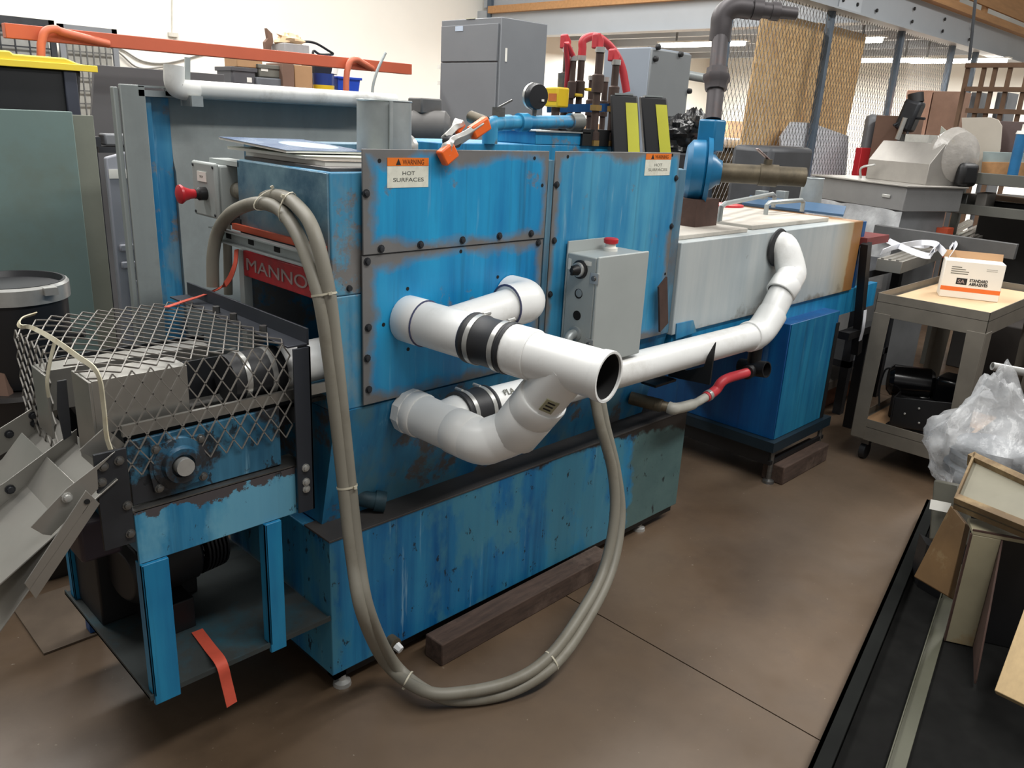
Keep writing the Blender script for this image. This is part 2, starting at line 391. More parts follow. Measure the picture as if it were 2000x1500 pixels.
# ================================================================== SETTING
fl = struct('floor', MB().box(-6, 14, -5, 10, -.25, -.006), plain('joint_fill', (58, 46, 36), .9, 0, .2, 20))
xs = [-6, .927, 4.4, 8.4, 12.6, 14]; ys = [-5, -3.2, 2.9, 6, 10]
for i in range(5):
    for j in range(4):
        struct('slab', MB().box(xs[i]+.0025, xs[i+1]-.0025, ys[j]+.0025, ys[j+1]-.0025, -.0055, 0), floor_m, fl)
struct('wall_back', MB().box(-6, 13.8, 7.6, 7.8, 0, 7), wall_m)
struct('wall_right', MB().box(13.6, 13.8, -5, 7.6, 0, 7), wall_m)
# mezzanine: beams, deck, joists
mz = struct('trim_mezzanine', MB().box(7.42, 7.56, 1.98, 7.6, 2.70, 3.05), mez_m, bevel=.004)
struct('beam', MB().box(3.6, 13.6, 1.86, 1.98, 2.70, 3.0), mez_m, mz, .004)
struct('beam_flange', MB().box(3.6, 13.6, 1.80, 1.99, 2.69, 2.705), mez_m, mz)
struct('beam_flange', MB().box(7.36, 7.57, 1.99, 7.6, 2.69, 2.705), mez_m, mz)
struct('splice_plate', MB().box(6.50, 6.96, 1.848, 1.86, 2.71, 3.0), plain('splice_grey', (178, 183, 188), .5, 0, .03), mz)
copies(mz, 'beam_bolt', MB().lathe((0, 0, 0), (0, -1, 0), [(0, .018), (.012, .016), (.012, 0)], 8), black_m,
       [(x, 1.848, z) for x in (6.56, 6.86, 7.3, 8.2, 9.1, 10) for z in (2.78, 2.9)])
struct('ledger_board', MB().box(7.34, 7.42, 2.1, 7.3, 3.0, 3.09), beamwood_m, mz)
struct('ledger_board', MB().box(5.2, 13.5, 1.76, 1.86, 3.0, 3.08), beamwood_m, mz)
struct('side_board', MB().box(8.3, 13.5, 1.80, 1.83, 3.16, 3.6), beamwood_m, mz)
for x in (8.3, 9.3, 10.3): struct('stud', MB().box(x, x+.09, 1.83, 1.88, 3.08, 3.6), beamwood_m, mz)
struct('kick_panel', MB().box(7.45, 7.5, 2.1, 7.5, 3.09, 3.6), mez_m, mz)
struct('deck', MB().box(7.5, 13.6, 2.0, 7.6, 3.0, 3.05), plain('deck_underside', (150, 150, 150), .7), mz)
for k in range(5):
    struct('joist', MB().box(8.2+k*1.1, 8.3+k*1.1, 2.0, 7.6, 2.84, 3.0), mez_m, mz)
struct('upright_post', MB().box(7.40, 7.48, 7.30, 7.38, 2.7, 4.2), plain('post_slate', (84, 98, 112), .5), mz)
for x, y in ((8.6, 4.6), (8.6, 2.9), (11.2, 3.4), (11.4, 2.4)):
    t = thing('tube_light', 'lit fluorescent tube light under the deck, '+{4.6: 'seen behind the red hoses', 2.9: 'just right of the elbowed iron pipe', 3.4: 'beyond the strand board', 2.4: 'longest, above the brown cartons'}[y], 'light', (x, y, 2.66))
    part(t, 'housing', MB().box(x-.07, x+.07, y-.65, y+.65, 2.68, 2.70), paper_m)
    for dx in (-.035, .035): part(t, 'tube', MB().cyl((x+dx, y-.6, 2.655), (x+dx, y+.6, 2.655), .026, n=10), tube_m)
    for yy in (-.4, .38): part(t, 'hanger', MB().box(x-.01, x+.01, y+yy, y+yy+.02, 2.70, 3.0), steel_m)

# ================================================================== PARTS WASHER
w = thing('parts_washer', 'big worn blue sheet-steel washing machine with bolted hatches and open left end', 'machine', (.9, .3, 0))
part(w, 'tank', MB().box(0, 1.763, -.008, .60, .068, .508), tank_m, 'streaked blue tank with chipped paint', .003)
part(w, 'ledge', MB().box(-.003, 1.766, -.011, .12, .508, .514), ledge_m, 'grimy bare metal ledge', .001)
part(w, 'base_rail', MB().box(.02, 1.755, .012, .05, .032, .068).box(.02, .06, .012, .58, .032, .068), black_m)
part(w, 'apron', MB().prism([(.036, .006, .875), (.036, .088, .514), (.036, .40, .514), (.036, .40, .875)], (1.53, 0, 0)), teal_m, 'stained blue sloping apron under the hatches')
for x, y in ((.05, .02), (1.55, .03), (.06, .52), (1.7, .5)):
    part(w, 'levelling_foot', MB().lathe((x, y, 0), Z, [(0, 0), (0, .028), (.012, .026), (.018, .012), (.034, .011), (.034, 0)], 14), bright_m)
hs = MB().box(.036, .5, .012, .47, 1.19, 1.50).box(.036, .5, .012, .04, .875, 1.19).box(.036, .5, .435, .47, .875, 1.19).box(.5, 1.56, .012, .47, .875, 1.50).box(.036, .5, .04, .435, .875, .93)
part(w, 'hood', hs, hoodfront_m, 'blue hood with rubbed grey corners', .004)
part(w, 'end_panel', MB().box(.030, .036, .016, .47, 1.19, 1.497), endpan(), 'blotchy grey and blue end panel above the opening', .001)
part(w, 'top_cover', MB().box(.05, 1.54, .03, .46, 1.50, 1.508), ledge_m, 'rubbed bare metal top')
part(w, 'rear_box', MB().box(.13, .62, .50, .62, 1.30, 1.545), hood_m, None, .003)
part(w, 'rear_box', MB().box(.62, 1.56, .30, .62, 1.30, 1.562), blue_m, None, .003)
part(w, 'raised_box', MB().box(1.06, 1.335, .30, .52, 1.562, 1.605), blue_m, None, .003)
part(w, 'raised_box_lid', MB().box(1.05, 1.345, .29, .53, 1.605, 1.609), galv_m)
def hatch(lbl, x0, x1, z0, z1, m, y, bolts, holes):
    h = part(w, 'hatch', MB().box(x0, x1, y-.006, y, z0, z1), m, lbl, .0015)
    copies(h, 'bolt', BOLT, dark_m, [at(u, v, y=y-.006) for u, v in bolts])
    if holes: copies(h, 'bolt_hole', MB().lathe((0, 0, 0), (0, -1, 0), [(-.002, 0), (-.002, .0055), (.0008, .0055), (.0008, 0)], 10), hole_m, [at(u, v, y=y-.006) for u, v in holes])
    return h
hu = hatch('upper left hatch with bolts along its lower edge', .12, .802, 1.294, 1.557, hatch_m, 0, [(744, 486), (821, 478), (903, 469), (975, 461), (1037, 456), (715, 378)], [(741, 314), (1044, 309), (1059, 362)])
hl = hatch('lower left hatch the white pipes come out of', .12, .802, .883, 1.292, hatch_low_m, .004, [(717, 511), (1051, 474), (719, 640), (720, 761), (1045, 579), (717, 700)], [(900, 491), (796, 564), (972, 541), (749, 634), (797, 682)])
hr = hatch('tall right hatch with pale runs', .833, 1.503, .876, 1.557, hatch_r_m, 0, [(1087, 361), (1082, 470), (1320, 348), (1311, 442), (1074, 575)], [(1109, 306), (1313, 303), (1299, 535)])
part(w, 'corner_bolts', MB().lathe(at(682, 563, y=.012), -Y, [(0, .009), (.006, .007), (.006, 0)], 10), dark_m)
part(w, 'side_strip', MB().box(1.508, 1.56, -.002, .012, .875, 1.497), hood_m, None, .001)
part(w, 'seam_strip', MB().box(.806, .829, -.004, .012, .9, 1.53), hood_m)
part(w, 'tank_hole', MB().lathe(at(750, 793, y=.02), -Y, [(0, .016), (.004, .018), (.005, .012), (.001, .011), (.001, 0)], 16), hole_m)
def sign(h, px0, px1, y, lab, faded, first):
    a = at(*px0, y=y); b = at(*px1, y=y); W_ = b.x-a.x; H = a.z-b.z
    pl = part(h, 'warning_label', MB().box(a.x, b.x, y-.001, y, b.z, a.z-H*.28), labelw_m, lab)
    part(h, 'warning_band', MB().box(a.x, b.x, y-.0012, y, a.z-H*.27, a.z), labelo_m, 'orange warning band')
    ik = inkf_m if faded else plain('worn_ink', (84, 88, 84), .7, 0, .2, 60)
    letters(h, 'lettering', 'WARNING', (a.x+W_*.36, y-.0016, a.z-H*.225), X, Z, H*.17, .0006, plain('dark_amber_ink', (120, 60, 20), .6), W_*.52)
    part(h, 'warning_triangle', MB().prism([(a.x+W_*.2, y-.0012, a.z-H*.24), (a.x+W_*.32, y-.0012, a.z-H*.24), (a.x+W_*.26, y-.0012, a.z-H*.03)], (0, -.0006, 0)), ink_m)
    letters(h, 'lettering', 'HOT', (a.x+W_*.36, y-.0012, a.z-H*.58), X, Z, H*.13, .0005, ik, W_*.3)
    letters(h, 'lettering', 'SURFACES', (a.x+W_*.14, y-.0012, a.z-H*.80), X, Z, H*.13, .0005, ik, W_*.74)
sign(hu, (756, 308), (836, 365), -.006, 'torn white HOT SURFACES label', 0, 1)
sign(hr, (1262, 300), (1307, 342), -.006, 'faded white HOT SURFACES label', 1, 0)
# name plate over the opening
sp = part(w, 'name_plate', MB().box(.012, .030, .012, .432, 1.180, 1.252), redsign_m, 'red cast name plate with raised letters', .002)
letters(sp, 'raised_letters', 'MANNOR', (.0115, .405, 1.200), -Y, Z, .034, .004, silver_m, .375, 'silver letters MANNOR', .0)
ch = part(w, 'slotted_channel', MB().box(.004, .008, .0, .575, 1.268, 1.302).box(-.016, .008, .0, .575, 1.299, 1.303).box(-.016, .008, .0, .575, 1.266, 1.270), galv_m, 'slotted steel channel', 0)
copies(ch, 'slot', MB().box(-.001, .001, -.014, .014, -.007, .007), hole_m, [(.003, y, 1.285) for y in (.49, .36, .22, .09)])
part(w, 'orange_strip', MB().box(.020, .030, .02, .50, 1.303, 1.320), orangeband_m, 'orange painted strip')
part(w, 'opening_frame', MB().box(.010, .034, .425, .452, .94, 1.252), grey_m)
# fittings on the tank
p = at(722, 985, z=.535)
part(w, 'drain_stub', MB().tube(cr([p+V((-.04, .05, .03)), p+V((-.015, .0, .022)), p+V((.02, -.02, .012))], 5), .025, 14).cyl(p+V((.01, -.012, .014)), p+V((.035, -.03, .008)), .031, n=14), plain('grimy_teal', (40, 72, 84), .6, .1, .3, 20), 'greasy blue capped stub')
p = at(762, 1250, y=-.008)
pf = part(w, 'drain_plug', MB().cyl(p, p+V((0, -.03, 0)), .020, n=14), bronze_m, 'rusty fitting with white nut')
part(pf, 'nut', MB().cyl(p+V((0, -.03, -.004)), p+V((.004, -.05, -.012)), .014, .012, n=6), pvc_m)
# timber under the washer
solo('timber_block', 'weathered brown squared timber under the long washer tank', 'timber', MB().ob((.325, -.118, 0), (.86, .012, 0), (-.002, .080, 0), (0, 0, .080)), wood_m, None, .004)

# ================================================================== INFEED CONVEYOR
c = thing('infeed_conveyor', 'open blue infeed frame with drip pan and expanded-metal guard at left', 'conveyor', (-.3, .25, .26))
part(c, 'apron', MB().box(-.503, -.095, -.004, .004, .630, .766), apron_m, 'flaking blue apron', .002)
part(c, 'apron', MB().box(-.503, -.495, .004, .56, .66, .766), teal_m, None, .002)
part(c, 'table_edge', MB().box(-.505, -.07, -.004, .07, .762, .768), steel_m, 'bare steel table edge')
for x0, x1, y in ((-.503, -.440, -.008), (-.193, -.147, -.008), (-.503, -.455, .545), (-.19, -.15, .545)):
    part(c, 'leg', MB().box(x0, x1, y-.0075, y+.004, .246, .631).box(x0, x0+.006, y-.0075, y+.03, .270, .631), post_m, None, .002)
pan = MB().box(-.512, -.005, -.006, .60, .262, .268).box(-.512, -.005, -.012, -.006, .262, .276).box(-.512, -.508, -.006, .60, .262, .276)
part(c, 'drip_pan', pan, plain('grimy_pan', (66, 72, 72), .6, .2, .2, 5, (40, 92, 108)), 'grimy drip pan')
pl = part(c, 'bearing_plate', MB().box(-.498, -.125, .012, .022, .772, .928), greasy_m, 'greasy blue bearing plate', .002)
q = at(348, 902, y=.012)
bp = part(c, 'flange_bearing', MB().lathe(q, -Y, [(0, .066), (.012, .062), (.016, .046), (.030, .042), (.030, .028), (.018, .026), (.018, 0)], 28), greasy_m, 'greasy flange bearing')
part(bp, 'bearing_flange', MB().prism([q+V((-.062, 0, -.058)), q+V((.062, 0, -.058)), q+V((.07, 0, 0)), q+V((.062, 0, .058)), q+V((-.062, 0, .058)), q+V((-.07, 0, 0))], (0, -.010, 0)), greasy_m)
part(bp, 'shaft', MB().cyl(q+V((0, -.01, 0)), q+V((0, -.042, 0)), .021, n=20), bright_m, 'bright shaft end')
copies(bp, 'bolt', BOLT, steel_m, [q+V((dx, -.010, dz)) for dx in (-.052, .052) for dz in (-.048, .048)])
part(c, 'drive_roller', MB().cyl((-.40, .03, .86), (-.40, .53, .86), .055, n=24), dark_m)
part(c, 'belt', MB().box(-.46, .04, .05, .52, .905, .915), plain('belt_mesh', (70, 68, 64), .6, .5, .3, 60), 'dark conveyor belt')
part(c, 'belt_rail', MB().box(-.50, .03, .024, .034, .936, .962), stainless_m)
part(c, 'chain_guard', MB().box(-.49, -.06, .05, .056, .86, .936), dark_m)
part(c, 'belt_rail', MB().box(-.50, .03, .535, .547, .895, .935), stainless_m)
# stainless guide boxes inside the guard
g1 = MB().box(-.54, -.33, .060, .066, .94, 1.062).box(-.54, -.33, .06, .15, 1.060, 1.064).box(-.546, -.54, .06, .17, .85, 1.062)
part(c, 'guide_box', g1, stainless_m, 'folded stainless guide box', .001)
g2 = MB().box(-.56, -.15, .33, .336, .92, 1.02).box(-.56, -.15, .33, .40, 1.018, 1.022).box(-.566, -.56, .30, .40, .86, 1.02)
part(c, 'guide_box', g2, stainless_m, None, .001)
part(c, 'inner_plate', MB().box(-.34, -.06, .19, .196, .93, 1.03), dark_m)
part(c, 'back_plate', MB().box(-.50, -.05, .58, .586, .70, .98), dark_m)
# guard: angle frame and expanded metal
part(c, 'guard_post', MB().box(-.098, -.050, -.020, -.014, .635, 1.082).box(-.056, -.050, -.020, .034, .635, 1.082), plain('slate_steel', (62, 66, 74), .45, .4, .1), 'slate grey angle post', .001)
part(c, 'guard_angle', MB().box(-.056, -.050, -.014, .66, 1.085, 1.128).box(-.11, -.05, -.014, .66, 1.085, 1.090), plain('slate_steel', (62, 66, 74), .45, .4, .1), 'slate grey cross angle', .001)
copies(c, 'guard_bolt', BOLT, bright_m, [(-.075, -.021, .70), (-.075, -.021, .76), (-.075, -.021, .72)])
copies(c, 'guard_nut', MB().cyl((0, 0, 0), (0, 0, .018), .010, n=6), steel_m, [(-.09, .30, 1.09), (-.09, .40, 1.09), (-.09, .14, 1.09)])
def lattice(m, o, a, b, na, nb, th, tw=.0, curve=None):
    "expanded metal: diamonds na x nb on the patch o + s*a + t*b"
    o, a, b = V(o), V(a), V(b); n = a.cross(b).normalized()
    def P(i, j):
        p = o+a*(i/na)+b*(j/nb)
        return curve(p) if curve else p
    for i in range(na):
        for j in range(nb):
            for (i0, j0, i1, j1) in ((i, j+.5, i+.5, j), (i+.5, j, i+1, j+.5), (i, j+.5, i+.5, j+1), (i+.5, j+1, i+1, j+.5)):
                m.bar(P(i0, j0), P(i1, j1), th, th*1.3, n)
    return m
top = MB(); 
def droop(p):
    s_ = min(1, max(0, (-.46-p.x)/.10)); return V((p.x, p.y, p.z-.05*s_*s_*(.3+p.y)))
lattice(top, (-.095, .004, 1.094), (-.46, 0, 0), (0, .57, 0), 12, 8, .0026, curve=droop)
part(c, 'guard_mesh_top', top, mesh_steel, 'expanded metal guard top', kind='stuff')
side = lattice(MB(), (-.095, .002, 1.092), (-.44, 0, 0), (0, 0, -.245), 11, 4, .0026)
part(c, 'guard_mesh_front', side, mesh_steel, 'expanded metal guard front', kind='stuff')
endm = lattice(MB(), (-.553, .57, 1.075), (0, -.26, 0), (0, 0, -.26), 6, 5, .0026)
part(c, 'guard_mesh_end', endm, mesh_steel, kind='stuff')
# dark side plate and gear motor in the pan
sd = part(c, 'side_plate', MB().box(-.575, -.508, -.012, -.004, .695, .925), dark_m, 'dark steel side plate', .001)
copies(sd, 'bolt', BOLT, steel_m, [(x, -.012, z) for x, z in ((-.558, .895), (-.565, .86), (-.518, .79), (-.518, .72), (-.525, .90))])
mo = part(c, 'gear_motor', MB().lathe((-.45, .30, .44), (1, .15, 0), [(0, 0), (0, .07), (.02, .09), (.19, .09), (.21, .06), (.21, 0)], 20).box(-.40, -.30, .2, .42, .268, .36), black_m, 'black gear motor', .003)
part(mo, 'cooling_fins', MB().lathe((-.24, .33, .44), (1, .15, 0), sum([[(k*.012, .06), (k*.012, .085), (k*.012+.006, .085), (k*.012+.006, .06)] for k in range(6)], []), 20), black_m)
part(mo, 'drive_cover', MB().box(-.56, -.46, .22, .40, .55, .66), plain('purple_grey_cover', (70, 62, 72), .4), None, .01)
part(c, 'shade_panel', MB().box(-.495, -.01, .596, .60, .268, .70), black_m)  # black sheet added to keep the space under the table dark
part(c, 'shade_block', MB().box(-.49, -.22, .36, .58, .268, .70), black_m, None, .006)  # black block added to stop light entering under the table from the left
fs = solo('foot_plate', 'thin brown steel plate lying on floor under the chute', 'plate', MB().box(-.56, -.36, .73, 1.08, 0, .008), plain('brown_plate', (112, 98, 84), .5, .3, .15), None, .001)
part(c, 'rear_post', MB().box(-.42, -.37, .74, .78, .009, .70), darkblue_m, None, .002)
part(c, 'rear_post', MB().box(-.46, -.44, .62, .66, .26, .72), grey_m, None, .001)

# chute of stainless troughs
h = thing('discharge_chute', 'dull stainless sorting chute with lipped troughs sloping down at far left', 'chute', (-.7, .2, .72))
sl = V((-.172, 0, -.113)).normalized(); up_ = V((-.113, 0, .172)).normalized()*-1
def trough(o, L, y0, y1, name='trough', lab=None):
    o = V(o); m = MB().ob((o.x, y0, o.z), sl*L, (0, y1-y0, 0), V((.003*.55, 0, -.003)))
    return part(h, name, m, stainless_m, lab, .0008)
nrm = V((sl.z, 0, -sl.x)); nrm = nrm if nrm.z > 0 else -nrm
def plate(pts, y, t=.003, lab=None, name='divider'):
    return part(h, name, MB().prism([at(u, v, y=y) for u, v in pts], (0, t, 0)), stainless_m, lab, .0006)
trough((-.535, 0, .862), .40, -.02, .24)
trough((-.505, 0, .845), .46, .24, .50)
plate([(-60, 872), (0, 837), (96, 777), (116, 800), (105, 830), (0, 890), (-60, 925)], .50, lab='drilled side plate')
copies(h, 'rivet', BOLT, dark_m, [at(u, v, y=.498) for u, v in ((78, 795), (65, 812), (68, 827), (18, 848))])
plate([(-40, 972), (9, 943), (150, 838), (153, 884), (30, 990), (-40, 1035)], .24)
copies(h, 'rivet', BOLT, dark_m, [at(20, 956, y=.238)])
lip = plate([(60, 1030), (130, 955), (225, 882), (190, 918), (192, 955), (100, 1046), (84, 1044)], -.02, lab='bright edged front lip')
copies(h, 'rivet', BOLT, bright_m, [at(131, 972, y=-.022)])
s2 = V((-.142, 0, -.165)).normalized()
part(h, 'lower_trough', MB().ob((-.60, -.05, .845), s2*.34, (0, .48, 0), (.002, 0, -.002)), stainless_m, 'lower pale trough', .0008)
plate([(48, 1140), (168, 958), (195, 984), (70, 1170)], -.05, name='front_lip')
copies(h, 'rivet', MB().lathe((0, 0, 0), (0, -1, 0), [(-.002, 0), (-.002, .006), (.001, .006), (.001, 0)], 10), hole_m, [at(170, 980, y=-.051)])
part(h, 'mounting_bracket', MB().prism([at(u, v, y=.03) for u, v in ((155, 880), (205, 835), (245, 868), (200, 905))], (0, .004, 0)), stainless_m)
part(h, 'mounting_bracket', MB().prism([at(u, v, y=.10) for u, v in ((112, 800), (112, 745), (130, 742), (140, 850), (125, 860))], (0, .004, 0)), dark_m)

# pipe stub inside the guard
t = thing('stub_pipe', 'short white pipe with black rubber coupling lying along inside the wire guard', 'pipe', (-.1, .1, 1.0))
part(t, 'pipe', MB().hollow((-.10, .10, 1.0), (.068, .10, 1.005), .056, .05), pvc_m)
cp = part(t, 'rubber_coupling', MB().cyl((-.22, .10, .996), (-.08, .10, 1.0), .062, n=28), rubber_m)
for x in (-.185, -.115): part(cp, 'hose_clamp', MB().lathe((x-.007, .10, .998), X, [(0, .060), (0, .0645), (.014, .0645), (.014, .060)], 28), bright_m)

# straps
pts = [at(70, 612, z=1.10), at(42, 622, z=1.10), at(38, 636, z=1.10), at(62, 640, z=1.10), at(100, 660, y=.25), at(150, 695, y=.09), at(190, 728, y=-.004), at(202, 790, y=-.010), at(208, 850, y=-.014), at(216, 878, y=-.02)]
solo('cream_strap', 'cream webbing strap tied over the left corner of wire guard', 'strap', MB().ribbon(cr(pts, 5), .011, .003, [V((.3, -.6, .6))]*46), strapw_m)
pts = [at(107, 668, y=.24), at(98, 705, y=.24), at(92, 745, y=.24), at(95, 775, y=.25)]
solo('twine', 'frayed cream twine hanging inside end of wire guard', 'twine', MB().tube(cr(pts, 4), .004, 6), strapw_m)
pts = [at(462, 487, x=-.005), at(458, 520, x=-.02), at(440, 555, x=-.03), at(400, 575, z=1.112), at(360, 588, z=1.104), at(325, 600, z=1.101)]
solo('red_strap', 'faded red webbing strap hanging from the channel across wire guard', 'strap', MB().ribbon(cr(pts, 6), .017, .002, [V((.2, -1, .2))]*13+[V((.3, .7, 0))]*20), strapred_m)
pts = [at(385, 1232, z=.2725), at(410, 1265, z=.274), at(432, 1295, y=-.012), at(443, 1335, y=-.02), at(453, 1376, y=-.03)]
solo('red_strap', 'red webbing strap draped over front edge of drip pan', 'strap', MB().ribbon(cr(pts, 6), .030, .002, [V((1, .1, .05))]*30), strapred_m)
# ================================================================== WHITE DRAIN PIPING
d = thing('drain_piping', 'white plastic drain pipes with elbows, wye and black rubber couplings on washer front', 'pipe', (.4, -.3, .72))
R4, RB = .057, .065
A = V((.268, 0, 1.107)); B = V((.362, -.640, 1.085)); AX = (B-A).normalized()
def on(t): return A+(B-A)*t
def bell(p, q, name='fitting', lab=None, r=RB, n=28, lip=.004):
    "socket of a fitting: slightly wider sleeve with rounded rims"
    L = (V(q)-V(p)).length
    return part(d, name, MB().lathe(p, V(q)-V(p), [(0, R4*.98), (0, r-lip*.6), (lip, r), (L-lip, r), (L, r-lip*.6), (L, R4*.98)], n), pvc_m, lab)
part(d, 'pipe', MB().cyl(A+AX*-.02, on(.48), R4, n=28), pvc_m, 'upper outlet pipe')
bell(A+AX*-.005, on(.10), 'collar'); 
tee = part(d, 'tee', MB().cyl(on(.09), on(.38), .0615, n=28), pvc_m, 'upper tee')
TC = on(.20); EC = V((.60, -.105, 1.128))
part(d, 'branch_pipe', MB().cyl(TC, EC+V((-.02, 0, 0)), .0515, n=24), pvc_m, 'branch pipe to the hatch elbow')
eb = EC+V((0, .0, 0))
part(d, 'elbow', MB().tube([eb+V((-.05, 0, 0)), eb+V((-.01, 0, 0))]+arc(eb+V((0, .062, 0)), V((0, -1, 0)), X, .062, 0, PI/2, 10)+[eb+V((.062, .10, 0))], .0625, 28), pvc_m, 'elbow into the hatch')
def coupling(p, q, lab, sticker=None):
    p, q = V(p), V(q); u = (q-p).normalized(); L = (q-p).length
    cpl = part(d, 'rubber_coupling', MB().lathe(p, u, [(0, .056), (0, .067), (.008, .0685), (.012, .0655), (L*.28, .0655), (L*.34, .0635), (L*.66, .0635), (L*.72, .0655), (L-.012, .0655), (L-.008, .0685), (L, .067), (L, .056)], 32), rubber_m, lab)
    for s_ in (.17, .77):
        part(cpl, 'hose_clamp', MB().lathe(p+u*(L*s_-.002), u, [(0, .065), (0, .0675), (.014, .0675), (.014, .065)], 32), bright_m)
        e = u.cross(Z).normalized(); k = (Z*.9+e*-.3).normalized()
        part(cpl, 'clamp_screw', MB().cyl(p+u*(L*s_+.005)+k*.069-e*.014, p+u*(L*s_+.005)+k*.069+e*.014, .0055, n=8), bright_m)
    return cpl
cpl = coupling(on(.36), on(.565), 'black rubber coupling on the upper pipe')
q_ = on(.46); e_ = AX.cross(Z).normalized()
part(cpl, 'white_tag', MB().ob(q_+Z*-.052+e_*-.045+AX*-.012, AX*.035, (e_*.75+Z*-.65)*.028, (e_*-.65+Z*-.75)*.002), paper_m, 'small white sticker')
part(d, 'pipe', MB().cyl(on(.55), on(.70), R4, n=28), pvc_m)
bell(on(.545), on(.67), 'socket')
part(d, 'wye', MB().hollow(on(.65), on(1.0), R4+.003, .0562, .11, 32), pvc_m, 'wye with open cut end')
part(d, 'wye_rim', MB().lathe(on(.985), AX, [(-.014, R4), (-.014, .0625), (.006, .0635), (.010, .0625), (.010, .0572), (-.004, .0572)], 32), pvc_m, 'white rim')
part(d, 'bore', MB().lathe(on(1.0)+AX*-.012, AX, [(-.10, 0), (-.10, .056), (.006, .056), (.006, .0552), (-.095, .0552), (-.095, 0)], 28), hole_m, 'dark bore')  # black lining stands in for the shade inside the white pipe
# branch of the wye, down to the lower bend
J = on(.83); K1 = at(1010, 838, y=-.36); K2 = at(938, 862, y=-.275); L0 = at(800, 802, y=0)
part(d, 'wye_branch', MB().cyl(J, J+(K1-J)*.56, .0605, n=28), pvc_m)
u_ = (K1-J); bell(J+u_*.47, J+u_*.70, 'socket', None, .068)
part(d, 'pipe', MB().cyl(J+u_*.6, K1, R4, n=28), pvc_m)
stk = (J+u_*.34); ev = V((-.35, -.80, .45)).normalized(); uu = u_.normalized(); ev = (ev-uu*ev.dot(uu)).normalized(); ew = uu.cross(ev)
part(d, 'sticker', MB().ob(stk+ev*.0585-uu*.022-ew*.017, uu*.044, ew*.034, ev*.0035), plain('khaki_sticker', (172, 170, 140), .5, 0, .1, 60), 'small khaki sticker with dark marks')
for k in (-.012, .0, .012): part(d, 'sticker_mark', MB().ob(stk+ev*.0618+uu*(k-.003)-ew*.010, uu*.005, ew*.02, ev*.0008), ink_m)
pts = cr([K1+(J-K1)*.25, K1, K2+(K1-K2)*.42+V((0, 0, -.006)), K2, K2+(L0-K2)*.35], 6)
part(d, 'bend', MB().tube(pts, .0625, 28), pvc_m, 'lower bend')
bell(K1+(J-K1)*.30, K1+(J-K1)*-.06, 'socket', None, .068)
bell(K2+(L0-K2)*.10, K2+(L0-K2)*.36, 'socket', None, .0645)
part(d, 'pipe', MB().cyl(L0+V((0, .06, 0)), K2, R4, n=28), pvc_m, 'lower outlet pipe')
v_ = (K2-L0)
part(d, 'tee', MB().cyl(L0+v_*.12, L0+v_*.72, .0615, n=28), pvc_m, 'lower tee')
part(d, 'hex_collar', MB().lathe(L0+v_*-.04, v_, [(0, .05), (0, .066), (.03, .069), (.034, .064), (.034, .05)], 10), pvc_m, 'white hex collar')
bell(L0+v_*.05, L0+v_*.2, 'socket', None, .0655)
for p_, r_ in ((on(.352), .0622), (on(.105), .0655), (EC+V((-.052, 0, 0)), .0632)):
    ax_ = AX if r_ != .0632 else X
    part(d, 'primer_line', MB().lathe(p_, ax_, [(0, r_-.006), (0, r_), (.0022, r_), (.0022, r_-.006)], 32), plain('purple_primer', (74, 78, 112), .5), 'thin dark primer line')
# long run to the drying section
T2 = L0+v_*.45; g0 = at(868, 792, y=-.125); g0 = V((T2.x, T2.y, T2.z)); 
Q1 = at(1230, 720, y=-.115); Q2 = at(1472, 655, y=-.115); dirL = (Q2-Q1).normalized()
S0 = Q1-dirL*((Q1.x-g0.x-.06)/dirL.x)
part(d, 'tee_branch', MB().cyl(g0, S0+dirL*.02, .059, n=28), pvc_m)
cp2 = coupling(S0+dirL*.01, S0+dirL*.125, 'black rubber coupling on the long pipe')
part(d, 'long_pipe', MB().cyl(S0+dirL*.11, Q2, R4, n=28), pvc_m, 'long white pipe')
letters(d, 'print', 'PLA', S0+dirL*.16+V((0, -.042, .042)), dirL, V((0, .7, .7)), .018, .002, inkf_m)
E1 = at(1535, 555, y=-.115); E2 = at(1518, 487, y=-.02)
uq = (E1-Q2).normalized(); bl = [Q2-dirL*.03+dirL*.006*i for i in range(6)]+cr([Q2, Q2+dirL*.03+uq*.012, Q2+dirL*.045+uq*.035, Q2+dirL*.05+uq*.075, Q2+dirL*.05+uq*.12], 5)
part(d, 'elbow', MB().tube(bl, .064, 28), pvc_m, 'forty-five degree elbow')
bell(Q2-dirL*.045, Q2+dirL*.012, 'socket', None, .0655)
ue = (E1-Q2).normalized()
part(d, 'riser_pipe', MB().cyl(Q2+dirL*.05+uq*.08, E1+ue*.02, R4, n=28), pvc_m, 'rising pipe')
part(d, 'elbow', MB().tube(cr([E1-ue*.03, E1+ue*.02, E1+ue*.075+V((0, .012, 0)), E2+V((0, -.03, .01)), E2+V((-.005, .012, .01))], 6), .0635, 28), pvc_m, 'top elbow into the dryer wall')
bell(E1-ue*.055, E1+ue*.012, 'socket', None, .0655)
part(d, 'wall_ring', MB().lathe(E2+V((-.01, -.006, .01)), -Y, [(0, .085), (.006, .082), (.012, .066), (.012, .05)], 28), rubber_m, 'dark wall grommet')

